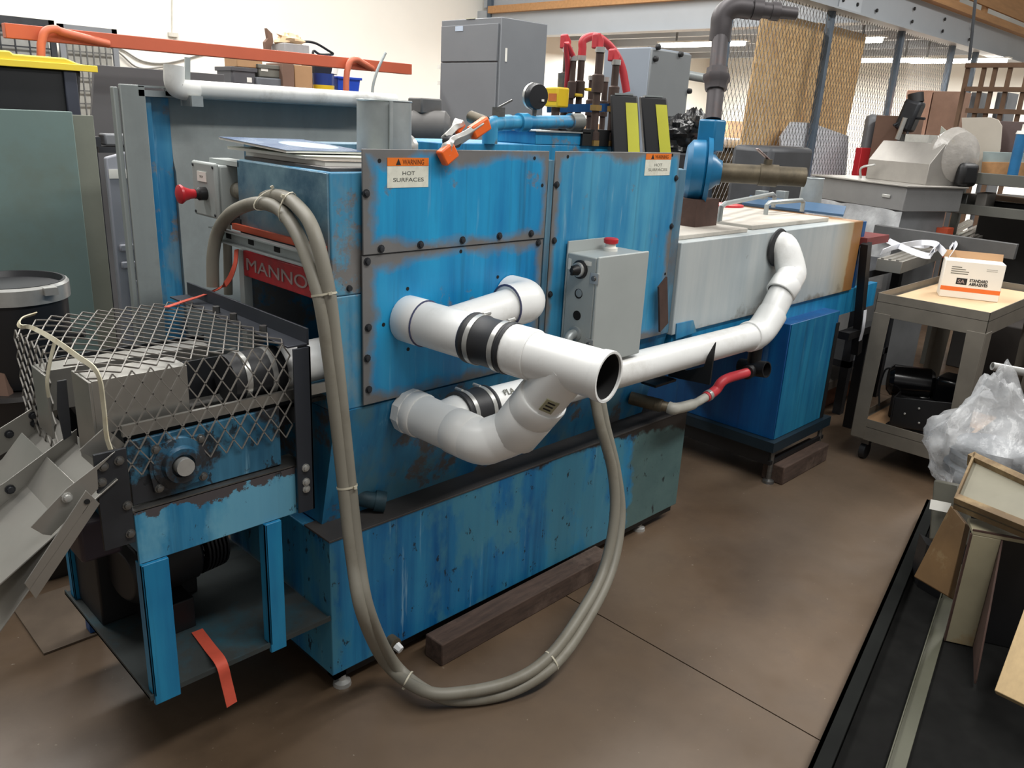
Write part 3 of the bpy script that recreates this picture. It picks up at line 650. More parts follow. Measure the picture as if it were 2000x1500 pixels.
# ================================================================== CONTROL BOX, STOP BOX
x0, x1, z0, z1, yf = .907, 1.165, .895, 1.243, -.150
k = thing('control_box', 'light grey control box with dark knob and red stop button on washer front', 'control box', (1.03, -.07, z0))
part(k, 'enclosure', MB().box(x0, x1, yf+.012, -.018, z0, z1), grey_m, None, .004)
part(k, 'lid', MB().box(x0-.002, x1+.004, yf, yf+.011, z0-.004, z1+.004), grey_m, 'plain grey lid', .004)
part(k, 'back_flange', MB().box(x0+.0, x0+.19, -.018, -.012, z0-.02, z1+.036), grey_m, None, .001)
copies(k, 'hole', MB().lathe((0, 0, 0), (-1, 0, 0), [(-.003, 0), (-.003, .016), (.0012, .016), (.0012, 0)], 20), hole_m, [V((x0, -.075, 1.118)), V((x0, -.075, 1.046))])
copies(k, 'plug', MB().lathe((0, 0, 0), (-1, 0, 0), [(-.001, .0), (.0018, .013), (.003, .0)], 16), galv_m, [V((x0, -.077, 1.120))])
kb = part(k, 'selector_knob', MB().lathe((x0, -.075, 1.197), -X, [(0, .030), (.006, .030), (.009, .026), (.009, .020)], 24), black_m, 'black selector knob')
part(kb, 'knob_ring', MB().lathe((x0-.006, -.075, 1.197), -X, [(0, .024), (.01, .023), (.012, .019), (.012, .0)], 24), bright_m, 'chrome ring')
part(kb, 'knob_grip', MB().lathe((x0-.014, -.075, 1.197), -X, [(0, .018), (.018, .016), (.03, .008), (.032, 0)], 20).box(x0-.044, x0-.014, -.079, -.071, 1.182, 1.212), black_m)
part(k, 'legend_tag', MB().box(x0-.0015, x0, -.118, -.090, 1.214, 1.228), paper_m, 'tiny white tag')
part(k, 'legend_tag', MB().box(x0-.0015, x0, -.034, -.022, 1.19, 1.225), paper_m)
for z in (1.178, .962):
    cl = part(k, 'lid_clamp', MB().box(x0-.004, x0, yf-.004, yf+.030, z-.018, z+.018), bright_m, None, .001)
    part(cl, 'clamp_screw', MB().lathe((x0-.004, yf+.014, z), -X, [(0, .009), (.005, .008), (.006, 0)], 12), steel_m)
part(k, 'conduit_elbow', MB().tube(cr([(x0+.01, -.075, .985), (x0-.03, -.076, .982), (x0-.046, -.080, .955), (x0-.048, -.088, .915)], 5), .016, 14).lathe((x0, -.075, .985), -X, [(0, .025), (.008, .025), (.01, .018), (.01, 0)], 18), galv_m, 'metal conduit elbow')
sb = part(k, 'stop_button', MB().lathe((x0+.165, -.06, z1+.022), Z, [(0, .017), (.004, .024), (.016, .025), (.020, .02), (.021, 0)], 24), red_m, 'red stop button')
part(sb, 'button_collar', MB().lathe((x0+.165, -.06, z1), Z, [(0, .024), (.010, .024), (.012, .018), (.022, .017)], 24), paper_m, 'white collar')

e = thing('stop_box', 'small grey box with red mushroom stop button at upper left of washer', 'control box', (.05, .6, 1.33))
part(e, 'enclosure', MB().box(.006, .10, .530, .672, 1.335, 1.478), grey_m, None, .006)
part(e, 'cover', MB().box(-.010, .005, .526, .676, 1.327, 1.484), grey_m, None, .007)
part(e, 'mounting_tab', MB().box(.03, .09, .46, .64, 1.479, 1.492), grey_m)
part(e, 'lower_bracket', MB().box(.03, .09, .46, .60, 1.31, 1.334), dark_m)
lb = part(e, 'label_plate', MB().box(-.0125, -.010, .578, .634, 1.428, 1.456), paper_m, 'small white legend plate')
letters(lb, 'lettering', 'STOP', (-.0128, .617, 1.439), -Y, Z, .006, .0005, inkf_m)
mb_ = part(e, 'mushroom_button', MB().lathe((-.042, .592, 1.395), -X, [(0, .013), (.012, .014), (.028, .019), (.04, .027), (.046, .026), (.05, .018), (.051, 0)], 28), red_m, 'red mushroom head')
part(mb_, 'button_collar', MB().lathe((-.010, .592, 1.395), -X, [(0, .019), (.02, .019), (.026, .014), (.032, .014)], 24), black_m)
copies(e, 'cover_screw', MB().lathe((0, 0, 0), (-1, 0, 0), [(0, .005), (.002, .004), (.002, 0)], 10), dark_m, [(-.010, y, z) for y in (.537, .662) for z in (1.338, 1.472)])
part(e, 'cable_gland', MB().lathe((.058, .530, 1.408), -Y, [(0, .024), (.02, .024), (.024, .021), (.05, .021)], 18), conduit_m)

# flexible conduits
h1 = [V((.058, .50, 1.408)), V((.055, .40, 1.405)), at(548, 383, y=.22), at(580, 402, y=.10), at(612, 450, y=.0), at(640, 560, y=-.055), at(655, 680, y=-.075), at(668, 800, y=-.09), at(684, 950, y=-.11), at(700, 1090, y=-.15), at(722, 1200, y=-.2), at(770, 1296, z=.09), at(838, 1352, z=.04), at(905, 1367, z=.022), at(1000, 1350, z=.026), at(1085, 1296, z=.07), at(1150, 1205, z=.13), at(1195, 1110, z=.21), at(1212, 1010, y=-.25), at(1203, 920, y=-.21), at(1182, 830, y=-.17), at(1170, 770, y=-.14), at(1150, 700, y=-.11), V((x0-.048, -.088, .915))]
h2 = [at(416, 560, y=.52), at(416, 500, y=.52), at(426, 452, y=.50), at(452, 416, y=.42), at(500, 397, y=.30), at(544, 408, y=.20), at(576, 448, y=.09), at(602, 508, y=.01), at(626, 590, y=-.05), at(643, 700, y=-.07), at(655, 800, y=-.085), at(672, 950, y=-.105), at(688, 1090, y=-.145), at(710, 1205, y=-.2), at(758, 1300, z=.08), at(830, 1350, z=.065), at(905, 1352, z=.055), at(1000, 1330, z=.06), at(1070, 1285, z=.09), at(1130, 1205, z=.15), at(1178, 1115, z=.22), at(1200, 1010, y=-.27), at(1196, 920, y=-.235), at(1172, 830, y=-.20), at(1160, 770, y=-.165), at(1140, 700, y=-.12), V((x0-.048, -.078, .925))]
ca = thing('flexible_conduit', 'grey flexible conduit from stop box looping over floor up to control box', 'conduit', (.3, -.25, 0))
part(ca, 'jacket', MB().tube(cr(h1, 7), .0178, 14), conduit_m)
cb = thing('flexible_conduit', 'inner grey conduit arching over the red name plate, tied beside the longer one', 'conduit', (.35, -.2, 0))
part(cb, 'jacket', MB().tube(cr(h2, 7), .0178, 14), conduit_m)
part(cb, 'down_conduit', MB().tube(cr([at(438, 412, y=.54), at(444, 470, y=.54), at(446, 575, y=.54)], 5), .013, 12), conduit_m)
def tie(t, i, j):
    p, q = h1[i], h2[j]; c_ = (p+q)/2; u = (h1[min(i+1, len(h1)-1)]-h1[i-1]).normalized(); a_ = (q-p); a_ = (a_-u*a_.dot(u)); L = a_.length/2+.019; a_.normalize(); b_ = u.cross(a_)
    ring = [c_+a_*(L*math.cos(2*PI*k/16))+b_*(.0195*math.sin(2*PI*k/16)) for k in range(17)]
    part(t, 'cable_tie', MB().ribbon(ring, .005, .0018, u).ob(c_-a_*L*.7-b_*.026-u*.004, a_*.008, b_*.007, u*.008), tie_m)
for i, j in ((2, 4), (3, 5), (5, 8), (8, 11), (12, 14), (15, 18)): tie(ca, i, j)

# ================================================================== ON TOP OF THE WASHER
t = thing('duct_collar', 'galvanised round duct collar standing on washer top', 'duct', (.34, .2, 1.508))
part(t, 'sleeve', MB().lathe((.338, .20, 1.512), Z, [(0, .077), (.160, .075), (.163, .078), (.166, .076), (.166, .072), (.01, .072)], 32), galv_m)
part(t, 'flange', MB().lathe((.338, .20, 1.508), Z, [(0, .07), (0, .094), (.008, .094), (.012, .084), (.016, .078)], 32), galv_m)
part(t, 'seam', MB().box(.300, .310, .122, .127, 1.524, 1.674), galv_m)
t = thing('foil_scrap', 'crumpled shiny foil and clamp bits behind galvanised duct collar', 'scrap', (.52, .27, 1.508))
part(t, 'foil', MB().ball((.475, .26, 1.545), .022, .03, .036, 12, 8, .5, 3), bright_m)
part(t, 'foil', MB().ball((.52, .24, 1.525), .03, .025, .016, 12, 8, .5, 5), bright_m)
part(t, 'tie_rod', MB().tube(cr([(.48, .27, 1.55), (.485, .275, 1.60), (.455, .275, 1.65)], 4), .004, 8), dark_m)
# magazines
def mag(lbl, pts, z, th, cover, tl=0):
    t = thing('magazine', lbl, 'magazine', (sum(p[0] for p in pts)/4, sum(p[1] for p in pts)/4, z), 'magazines on the washer top')
    part(t, 'pages', MB().prism([(p[0], p[1], z+tl*(p[1]-.2)) for p in pts], (0, 0, th)), paper_m)
    part(t, 'cover', MB().prism([(p[0]-.002, p[1]-.002, z+th+tl*(p[1]-.2)) for p in pts], (0, 0, .0012)), cover)
mag('blue covered magazine with pale circle on top of the small stack', [(.045, .60), (.035, .21), (.27, .18), (.30, .56)], 1.533, .006, mag_m, .035)
mag('pale magazine lying under the blue covered one', [(.06, .58), (.06, .16), (.27, .06), (.30, .50)], 1.521, .007, plain('pale_cover', (206, 212, 198), .4, 0, .08, 8))
mag('grimy folded papers at bottom of magazine stack', [(.075, .50), (.08, .10), (.26, .04), (.28, .44)], 1.508, .012, plain('grimy_paper', (150, 138, 124), .7, 0, .2, 14))
# spring clamp
q = at(905, 285, y=-.01)
t = thing('spring_clamp', 'steel spring clamp with orange tips gripping top of upper hatch', 'clamp', at(880, 300, y=-.02))
for nm, uv, dy in (('jaw', [(868, 303), (878, 282), (905, 268), (940, 244)], -.022), ('jaw', [(868, 270), (880, 258), (892, 246), (899, 236)], .022)):
    pts = [at(u, v, y=dy) for u, v in uv]
    jw = part(t, nm, MB().ribbon(cr(pts, 5), .030, .016, V((.5, -.2, .5))), bright_m, 'bright steel jaw', .002)
    if dy < 0:
        part(jw, 'orange_tip', MB().bar(at(862, 311, y=dy-.002), at(886, 290, y=dy-.002), .044, .026, (0, 1, 0)), orangetip_m, 'orange tip', .005)
        part(jw, 'orange_grip', MB().bar(at(920, 261, y=dy), at(952, 239, y=dy), .038, .026, (0, 1, 0)), orangetip_m, 'orange grip', .006)
    else:
        part(jw, 'orange_grip', MB().bar(at(889, 258, y=dy), at(903, 238, y=dy), .026, .018, (0, 1, 0)), orangetip_m, 'orange grip', .006)
part(t, 'spring', MB().lathe(at(893, 277, y=-.024), Y, [(0, .006), (0, .016), (.044, .016), (.044, .006)], 16), dark_m)
# manifold pipe with gauge
m0, m1 = at(958, 240, y=.30), at(1128, 238, y=.30)
t = thing('manifold_pipe', 'blue manifold pipe with round pressure gauge along washer top', 'pipe', (m0.x, .30, 1.562))
ux = (m1-m0).normalized()
part(t, 'elbow', MB().tube(cr([(m0.x, .30, 1.562), (m0.x, .30, 1.60), (m0.x+.006, .30, m0.z-.006), (m0.x+.05, .30, m0.z+.001), m0+ux*.09], 6), .026, 18), pipeblue_m)
part(t, 'pipe', MB().cyl(m0+ux*.08, m1, .023, n=20), pipeblue_m)
part(t, 'pipe_cap', MB().cyl(m1-ux*.045, m1+ux*.015, .030, n=20), pipeblue_m)
part(t, 'fitting', MB().cyl(m0+ux*.13, m0+ux*.17, .031, n=20), pipeblue_m)
part(t, 'air_line', MB().cyl(m0+V((-.02, 0, .0)), at(920, 228, y=.38), .020, n=16), bronze_m, 'grimy pipe end')
part(t, 'valve', MB().box(m0.x+.02, m0.x+.05, .285, .315, m0.z+.02, m0.z+.05).bar(m0+V((.035, 0, .05)), m0+V((.085, -.01, .075)), .006, .006), steel_m)
gc = at(1048, 188, y=.29)
gg = part(t, 'gauge', MB().lathe(gc+V((0, .018, 0)), V((-.15, -.98, -.05)), [(-.004, 0), (0, .04), (.004, .043), (.028, .043), (.034, .040), (.036, .0)], 32), blackpl_m, 'round gauge seen from its black back')
part(gg, 'gauge_rim', MB().lathe(gc+V((0, .018, 0)), V((-.15, -.98, -.05)), [(-.004, .036), (-.002, .044), (.010, .0445), (.010, .04)], 32), bright_m)
part(gg, 'gauge_stem', MB().cyl(gc+V((0, .004, -.03)), V((gc.x, .30, m0.z)), .008, n=10), steel_m)
part(gg, 'gauge_tag', MB().ob(gc+V((.004, -.020, -.016)), V((.012, 0, 0)), (0, 0, .007), V((0, -.002, 0))), paper_m)
# hose rack
t = thing('hose_rack', 'rack of dark rusty valve pipes with cut red hoses behind washer hatch', 'pipe rack', (1.5, .42, 1.562))
part(t, 'cross_rail', MB().bar(at(1068, 212, d=3.12), at(1212, 210, d=3.12), .03, .03), darkblue_m, 'blue cross rail')
part(t, 'cross_rail', MB().box(1.30, 1.56, .40, .46, 1.562, 1.59), black_m)
def vpipe(u, v, y_, z1_, hose=None, r=.014, low=1.562, tilt=0):
    b = at(u, v, y=y_); tp = V((b.x+tilt, b.y, z1_))
    pp = part(t, 'riser_pipe', MB().lathe((b.x, b.y, low), (tp.x-b.x, 0, z1_-low), [(0, r), (.02, r), (.021, r*1.5), (.05, r*1.5), (.051, r)]+[(max(.06, z1_-low-.15), r), (max(.061, z1_-low-.149), r*1.55), (max(.062, z1_-low-.09), r*1.6), (max(.063, z1_-low-.085), r*1.05), (z1_-low, r*1.05), (z1_-low, 0)], 14), rust_m, 'rusty riser pipe')
    part(pp, 'brass_nut', MB().cyl((b.x, b.y, low), (b.x, b.y, low+.02), r*1.75, n=6), brass_m)
    part(pp, 'brass_nut', MB().cyl((b.x, b.y, low+.125), (b.x, b.y, low+.145), r*1.7, n=6), brass_m)
    part(pp, 'hose_clamp', MB().cyl((tp.x, tp.y, z1_-.012), (tp.x, tp.y, z1_+.006), r*1.35, n=14), bright_m)
    if hose:
        a_ = V((tp.x, tp.y, z1_)); L = hose
        part(pp, 'hose_stub', MB().prism([a_+V((-.018, 0, 0)), a_+V((.018, 0, 0)), a_+V((.021, 0, L*.55)), a_+V((-.004, 0, L)), a_+V((-.018, 0, L*.92))], (0, .03, 0)), redhose_m, 'cut red hose stub', .005)
    return tp
vpipe(1158, 285, .30, 1.90, .055); vpipe(1190, 285, .30, 1.865, .045, .013)
p3 = vpipe(1128, 230, .50, 1.885, None, .013)
p4 = vpipe(1100, 235, .56, 1.915, .055, .015)
p5 = vpipe(1112, 240, .50, 1.88, None, .011)
for u in (1150, 1176): vpipe(u, 240, .55, 1.82, None, .012)
yb = at(1086, 190, y=.42)
va = part(t, 'valve_actuator', MB().box(yb.x-.03, yb.x+.035, .385, .45, yb.z-.035, yb.z+.035), yellow_m, 'yellow valve actuator', .006)
part(va, 'actuator_label', MB().box(yb.x-.0315, yb.x-.03, .39, .43, yb.z-.015, yb.z+.012), plain('orange_tag', (200, 110, 50)))
part(va, 'actuator_stem', MB().cyl((yb.x, .418, yb.z-.16), (yb.x, .418, yb.z-.03), .016, n=12), rust_m)
part(va, 'actuator_top', MB().cyl((yb.x+.02, .418, yb.z+.03), (yb.x+.02, .418, yb.z+.085), .013, n=12), steel_m)
for u, v in ((1205, 185), (1150, 175), (1130, 186)):
    p = at(u, v, y=.48); part(t, 'lever_handle', MB().box(p.x-.02, p.x+.02, .474, .486, p.z-.006, p.z+.006), yellow_m, 'yellow lever', .003)
hr_ = [p3, p3+V((.0, 0, .03)), at(1140, 78, y=.50), at(1165, 72, y=.48), at(1195, 95, y=.46), at(1214, 130, y=.44), at(1224, 180, y=.42)]
part(t, 'red_hose', MB().tube(cr(hr_, 7), .016, 14), redhose_m, 'arched red hose')
hr_ = [p5+V((0, 0, 0)), at(1106, 85, y=.50), at(1109, 130, y=.52), at(1106, 170, y=.54)]
part(t, 'red_hose', MB().tube(cr(hr_, 6), .010, 12), redhose_m)
part(t, 'black_base', MB().box(1.30, 1.50, .29, .50, 1.562, 1.62), black_m)
# light curtains
for i, (u, lbl) in enumerate(((1210, 'black sensor column with yellow stripe, the left one nearest the pipe rack'), (1272, 'black sensor column with yellow stripe, the right one beside black bag'))):
    b0 = at(u+22, 290, y=.20); b0.z = 1.53; tp = at(u+(14 if i == 0 else 10), 186 if i == 0 else 190, y=.25)
    t = thing('sensor_column', lbl, 'sensor', b0, 'sensor columns on washer top')
    u_ = (tp-b0); side_ = V((.7, -.7, 0)); fw = V((-.7, -.7, 0))
    part(t, 'housing', MB().ob(b0-side_*.062-V((0, 0, .02)), side_*.105, -fw*.06, u_+V((0, 0, .02))), blackpl_m, None, .006)
    part(t, 'yellow_strip', MB().ob(b0-side_*.006+fw*.0005, side_*.044, fw*.003, u_*.88), yelgreen_m, 'yellow strip', 0)
    part(t, 'end_cap', MB().ob(tp-side_*.045, side_*.07, -fw*.05, V((0, 0, .006))), galv_m)
# black plastic bag
bq_ = at(1328, 262, d=4.75); t = thing('steel_drum', 'dark steel drum carrying the black plastic bag', 'drum', (bq_.x, bq_.y, 0)); part(t, 'body', MB().lathe((bq_.x, bq_.y, 0), Z, [(0, 0), (0, .19), (.4, .19), (.41, .196), (.42, .19), (bq_.z-.12, .19), (bq_.z-.11, .196), (bq_.z-.1, .19), (bq_.z-.1, 0)], 28), dark_m)
solo('plastic_bag', 'shiny black plastic bag heaped behind sensor columns', 'bag', MB().ball(at(1322, 268, d=4.75), .13, .15, .11, 30, 20, .4, 1).ball(at(1354, 256, d=4.75), .08, .10, .12, 24, 16, .4, 4), blackbag_m)

# ================================================================== PUMP ON THE DRYER TOP
pc = V((2.02, .20, 1.47)); pa = V((.60, -.80, -.02)).normalized()
t = thing('coolant_pump', 'blue centrifugal pump with tall elbowed iron pipe behind right hatch', 'pump', (pc.x, pc.y, 1.229))
part(t, 'volute', MB().lathe(pc-pa*.09, pa, [(0, 0), (0, .10), (.02, .125), (.07, .13), (.085, .12), (.09, .085), (.12, .07), (.135, .055), (.15, .05), (.15, 0)], 36), pump_m)
part(t, 'volute_rim', MB().lathe(pc-pa*.01, pa, [(0, .09), (0, .142), (.018, .142), (.018, .09)], 36), pump_m)
oc = pc+V((.05, -.03, .10))-pa*.05
part(t, 'outlet', MB().ob(oc+V((-.042, -.042, -.02)), (.085, 0, 0), (0, .085, 0), (0, 0, .13)), pump_m, None, .008)
part(t, 'pump_foot', MB().box(pc.x-.12, pc.x+.05, pc.y-.05, pc.y+.08, 1.229, 1.36), rustedge_m, 'rusty foot')
sp_ = oc+V((0, 0, .11)); st = at(1408, 55, d=3.42)
part(t, 'standpipe', MB().cyl(sp_, st, .034, n=20), ironpipe_m, 'dark iron standpipe')
mid = sp_+(st-sp_)*.40
part(t, 'pipe_union', MB().lathe(mid, st-sp_, [(-.03, .036), (-.03, .046), (.0, .05), (.012, .058), (.03, .058), (.032, .046), (.06, .045), (.06, .036)], 8), ironpipe_m)
ea = V((.72, -.69, -.05)).normalized()
part(t, 'elbow', MB().tube(cr([st-V((0, 0, .05)), st, st+V((.004, 0, .05)), st+ea*.045+V((0, 0, .085)), st+ea*.11+V((0, 0, .088))], 6), .044, 20), ironpipe_m)
part(t, 'nipple', MB().lathe(st+ea*.10+V((0, 0, .087)), ea, [(0, .034), (.02, .034), (.02, .042), (.06, .042), (.06, .032), (.10, .032), (.10, .037), (.135, .037), (.135, .026), (.21, .024), (.21, 0)], 18), ironpipe_m)
part(t, 'suction_pipe', MB().hollow(pc+pa*.05, pc+pa*.05+V((.64, -.77, -.0)).normalized()*.36, .040, .034, .12), bronze_m, 'grimy suction pipe')
sv = pc+pa*.05+V((.64, -.77, 0)).normalized()*.20
vl = part(t, 'ball_valve', MB().cyl(sv, sv+V((0, 0, .065)), .018, n=12).cyl(sv+pa*-.03, sv+pa*.045, .046, n=18), bronze_m)
part(vl, 'valve_lever', MB().bar(sv+V((0, 0, .065)), sv+V((-.055, .03, .105)), .022, .006), plain('worn_red_lever', (150, 130, 126), .4, .4), 'worn lever', .002)

# ================================================================== DRYING SECTION
dx0, dx1, dy0, dy1, dz0, dz1 = 1.562, 3.225, -.018, .78, .866, 1.229
def dry_extra(n, col):
    g = n.sep('Generated'); ns = n.noise(5, 7, .65)
    a_ = n.math('ADD', g[0], n.math('MULTIPLY', n.math('SUBTRACT', ns, .5), .05))
    col = n.mix(n.ramp(a_, .80, .93, 0, .75), col, lin((166, 142, 92)))
    col = n.mix(n.ramp(a_, .925, .935, 0, .9), col, lin((138, 92, 40)))
    b_ = n.math('ADD', g[2], n.math('MULTIPLY', n.math('SUBTRACT', ns, .5), .9))
    return n.mix(n.ramp(b_, .06, -.06, 0, .8), col, lin((110, 100, 84)))
dry_m = paint('dryer_pale_grey_enamel', (160, 170, 174), (180, 186, 186), wear=.72, dark=.06, palev=.08, chips=.8, metal=(128, 122, 116), pale=(206, 210, 206), extra=dry_extra)
lid_m = plain('dusty_lid', (198, 192, 182), .6, .1, .12, 5, (152, 144, 134))
t = thing('drying_tunnel', 'pale grey insulated tunnel box with rust-brown right end on blue stand', 'machine', (2.5, .3, .05))
part(t, 'tunnel_box', MB().box(dx0, dx1, dy0, dy1, dz0, dz1), dry_m, 'pale grey stained box', .004)
part(t, 'under_rail', MB().box(dx0+.02, 3.60, dy0+.012, dy0+.05, .735, dz0).box(dx0+.02, 3.6, dy1-.05, dy1, .735, dz0), blue_m, 'blue rail')
part(t, 'under_tray', MB().box(dx0+.02, dx1, dy0+.05, dy1-.05, .80, dz0), darkblue_m)
part(t, 'stand', MB().box(2.44, 2.965, -.085, .72, .225, .80), darkblue_m, 'blue stand, deepened for the shade on its end', .003)  # shade on the end face is put into this darker blue
part(t, 'stand_corner', MB().box(2.935, 2.972, -.092, -.05, .225, .74), black_m)
part(t, 'stand_front', MB().box(2.446, 2.945, -.0885, -.0865, .228, .80), paint('stand_front_enamel', (8, 88, 132), (36, 124, 158), wear=.82, chips=.78, palev=.5, pale=(96, 156, 180)), 'lighter lit front with pale streaks')  # thin lighter sheet: the lit front's brightness is in its blue, with paint streaks
part(t, 'base_frame', MB().box(2.40, 3.02, -.115, -.07, .175, .225).box(2.40, 2.445, -.07, .75, .175, .225).box(2.40, 3.02, .70, .75, .175, .225).box(2.975, 3.02, -.07, .70, .175, .225), plain('dark_teal_frame', (24, 44, 56), .5, .2))
part(t, 'base_frame', MB().box(2.42, 3.0, -.10, -.085, .10, .12).box(2.42, 2.435, -.085, .72, .10, .175), black_m)
for x, y in ((2.45, -.09), (2.97, -.09), (2.45, .7), (2.97, .7)):
    part(t, 'levelling_foot', MB().lathe((x, y, .0), Z, [(0, 0), (0, .03), (.012, .028), (.02, .012), (.175, .012), (.175, 0)], 12), steel_m)
part(t, 'access_lid', MB().box(1.56, 2.13, .03, .50, dz1, dz1+.018), lid_m, 'dusty steel lid', .003)
part(t, 'access_lid', MB().box(2.22, 2.98, .06, .62, dz1, dz1+.020), lid_m, 'dusty steel lid', .003)
def handle(a_, b_, hgt):
    a_, b_ = V(a_), V(b_); part(t, 'lid_handle', MB().tube([a_, a_+V((0, 0, hgt-.012)), a_+(b_-a_)*.06+V((0, 0, hgt)), a_+(b_-a_)*.94+V((0, 0, hgt)), b_+V((0, 0, hgt-.012)), b_], .012, 8), galv_m)
z_ = dz1+.018
handle(at(1405, 432, z=z_), at(1510, 405, z=z_), .075); handle(at(1495, 420, z=z_), at(1566, 413, z=z_), .06)
q = at(1580, 405, z=dz1)
dc = part(t, 'vent_collar', MB().lathe((q.x, q.y, dz1), Z, [(0, .075), (.02, .07), (.022, .064), (.165, .060), (.168, .063), (.172, .06), (.172, .056), (.03, .056), (.03, 0)], 28), galv_m, 'galvanised vent collar')
for u in (1490, 1530): 
    q = at(u, 400, z=dz1); part(t, 'galvanised_block', MB().box(q.x-.02, q.x+.03, q.y-.01, q.y+.05, dz1, dz1+.08), galv_m, None, .002)
part(t, 'red_gasket', MB().cyl(at(1415, 403, z=dz1+.018), at(1415, 403, z=dz1+.018)+V((0, 0, .012)), .10, n=24), red_m)
part(t, 'front_bracket', MB().prism([at(u, v, y=-.03) for u, v in ((1284, 560), (1300, 540), (1302, 630), (1286, 648))], (0, -.008, 0)), rustedge_m)
br = at(1352, 700, y=-.11)
part(t, 'pipe_cradle', MB().prism([br+V((0, -.09, .085)), br+V((0, -.09, -.085)), br+V((0, .10, -.10)), br+V((0, .10, -.03)), br+V((0, .02, -.055)), br+V((0, -.055, -.02)), br+V((0, -.066, .03))], (.008, 0, 0)).box(br.x-.14, br.x, -.05, .02, br.z-.11, br.z-.10), black_m, 'black pipe cradle')
part(t, 'patch_plate', MB().prism([at(u, v, y=dy0) for u, v in ((1320, 632), (1352, 625), (1358, 648), (1318, 662))], (0, -.006, 0)), teal_m)
# drain hose
a_ = at(1255, 785, y=-.0); b_ = at(1318, 798, y=-.10)
hz = thing('drain_hose', 'short red hose with grey elbow joining washer to black tee fitting', 'hose', b_)
part(hz, 'nipple', MB().cyl(a_+V((0, .06, 0)), a_+(b_-a_)*.6, .026, n=14).cyl(a_+(b_-a_)*.35, b_, .020, n=14), bronze_m)
c_ = at(1352, 790, y=-.10); e_ = at(1378, 776, y=-.10)
part(hz, 'grey_elbow', MB().tube(cr([a_+(b_-a_)*.8, b_, c_, e_], 5), [.024]*6+[.022]*5+[.018]*5, 14), plain('grey_plastic', (176, 174, 164), .5))
f_ = at(1415, 742, y=-.11); g_ = at(1458, 728, y=-.11)
part(hz, 'red_hose', MB().tube(cr([e_, at(1398, 762, y=-.10), f_, g_], 6), .021, 14), redhose_m, 'red hose')
part(hz, 'hose_clamp', MB().cyl(at(1381, 774, y=-.10), at(1386, 771, y=-.10), .0235, n=16), bright_m)
k_ = at(1470, 722, y=-.09); l_ = at(1498, 722, y=-.16)
part(hz, 'black_tee', MB().hollow(k_+V((0, .06, 0)), l_, .036, .030, .05, 20).cyl(k_, k_+V((0, 0, .14)), .03, n=16).cyl(g_, k_, .03, n=16), black_m, 'black tee fitting')
solo('timber_block', 'short dark timber block under right end of the blue stand', 'timber', MB().box(2.47, 2.96, -.155, -.04, 0, .095), wood_m, None, .006)
# outfeed end frame
of = thing('outfeed_frame', 'dark steel frame with rusty top at far right end of the tunnel', 'frame', (3.4, .3, 0))
part(of, 'upright', MB().bar(at(1692, 475, y=-.04), at(1672, 690, y=-.04), .05, .04, (0, 1, 0)), black_m)
part(of, 'red_top', MB().box(3.26, 3.55, -.04, .6, 1.10, 1.14), plain('rust_red_paint', (120, 50, 50), .6, 0, .2), 'rust red top bar')
part(of, 'lower_arm', MB().box(3.2, 3.62, -.06, .0, .60, .64), black_m)
part(of, 'panel', MB().box(3.28, 3.31, .0, .70, .74, 1.22), darkblue_m, 'dark blue panel')
part(of, 'top_tray', MB().ob((3.24, .10, 1.235), (.30, .12, .02), (0, .6, 0), (0, 0, .012)), plain('slate_blue_lid', (58, 92, 124), .5, 0, .1))
part(of, 'leg', MB().box(3.55, 3.6, .55, .6, 0, .74), black_m); part(of, 'leg', MB().box(3.55, 3.6, -.03, .02, 0, .62), black_m)
part(of, 'grimy_gearbox', MB().box(3.34, 3.5, .02, .2, .76, 1.0), plain('grimy_casting', (88, 112, 120), .6, .3, .3, 14), None, .02)
# ================================================================== BEHIND THE WASHER, LEFT
t = thing('tall_enclosure', 'tall grey sheet-metal enclosure with blue corner post behind washer', 'enclosure', (.7, 1.25, 0))
part(t, 'edge_flange', MB().box(.0, .082, 1.19, 1.205, .0, 1.690), greypan_m, 'grey edge flange', .003)
part(t, 'edge_flange', MB().box(-.018, -.002, 1.20, 1.23, .0, 1.68), greypan_m, None, .003)
part(t, 'corner_post', MB().box(.082, .11, 1.215, 1.34, 0, 1.655).box(.11, .185, 1.25, 1.34, 0, 1.655), hoodfront_m, 'rubbed blue corner post', .003)
part(t, 'side_panel', MB().prism([(.185, 1.235, 0), (.185, 1.235, 1.40), (.185, 1.250, 1.44), (.185, 1.262, 1.655), (.185, 1.30, 1.655), (.185, 1.30, 0)], (1.18, 0, 0)), greypan_m, 'grey side panel with a crease', .001)
part(t, 'top_rail', MB().box(.06, 1.36, 1.20, 1.30, 1.655, 1.661).box(.06, 1.36, 1.19, 1.196, 1.655, 1.675).box(.06, 1.36, 1.19, 1.30, 1.684, 1.690).box(.15, .18, 1.19, 1.196, 1.66, 1.688), galv_m, 'galvanised slotted top rail')
part(t, 'bent_strap', MB().tube(cr([at(727, 188, y=1.22), at(729, 165, y=1.22), at(738, 135, y=1.22), at(753, 103, y=1.22)], 5), .006, 8), galv_m)
part(t, 'upright_tab', MB().bar(at(366, 165, y=1.15), at(366, 112, y=1.15), .018, .006, (0, 1, 0)), grey_m)
part(t, 'pipe_clip', MB().box(.20, .24, 1.10, 1.19, 1.63, 1.665), galv_m)
t = thing('white_pipe', 'chalky white plastic pipe with upturned elbow along top of grey enclosure', 'pipe', at(520, 185, y=1.15))
a_ = at(350, 172, y=1.15); b_ = at(770, 198, y=1.15)
part(t, 'pipe', MB().cyl(a_, b_, .029, n=20), pvcold_m)
part(t, 'elbow', MB().tube(cr([at(385, 178, y=1.15), at(352, 174, y=1.15), at(341, 162, y=1.15), at(340, 128, y=1.15)], 6), .034, 18), pvcold_m)
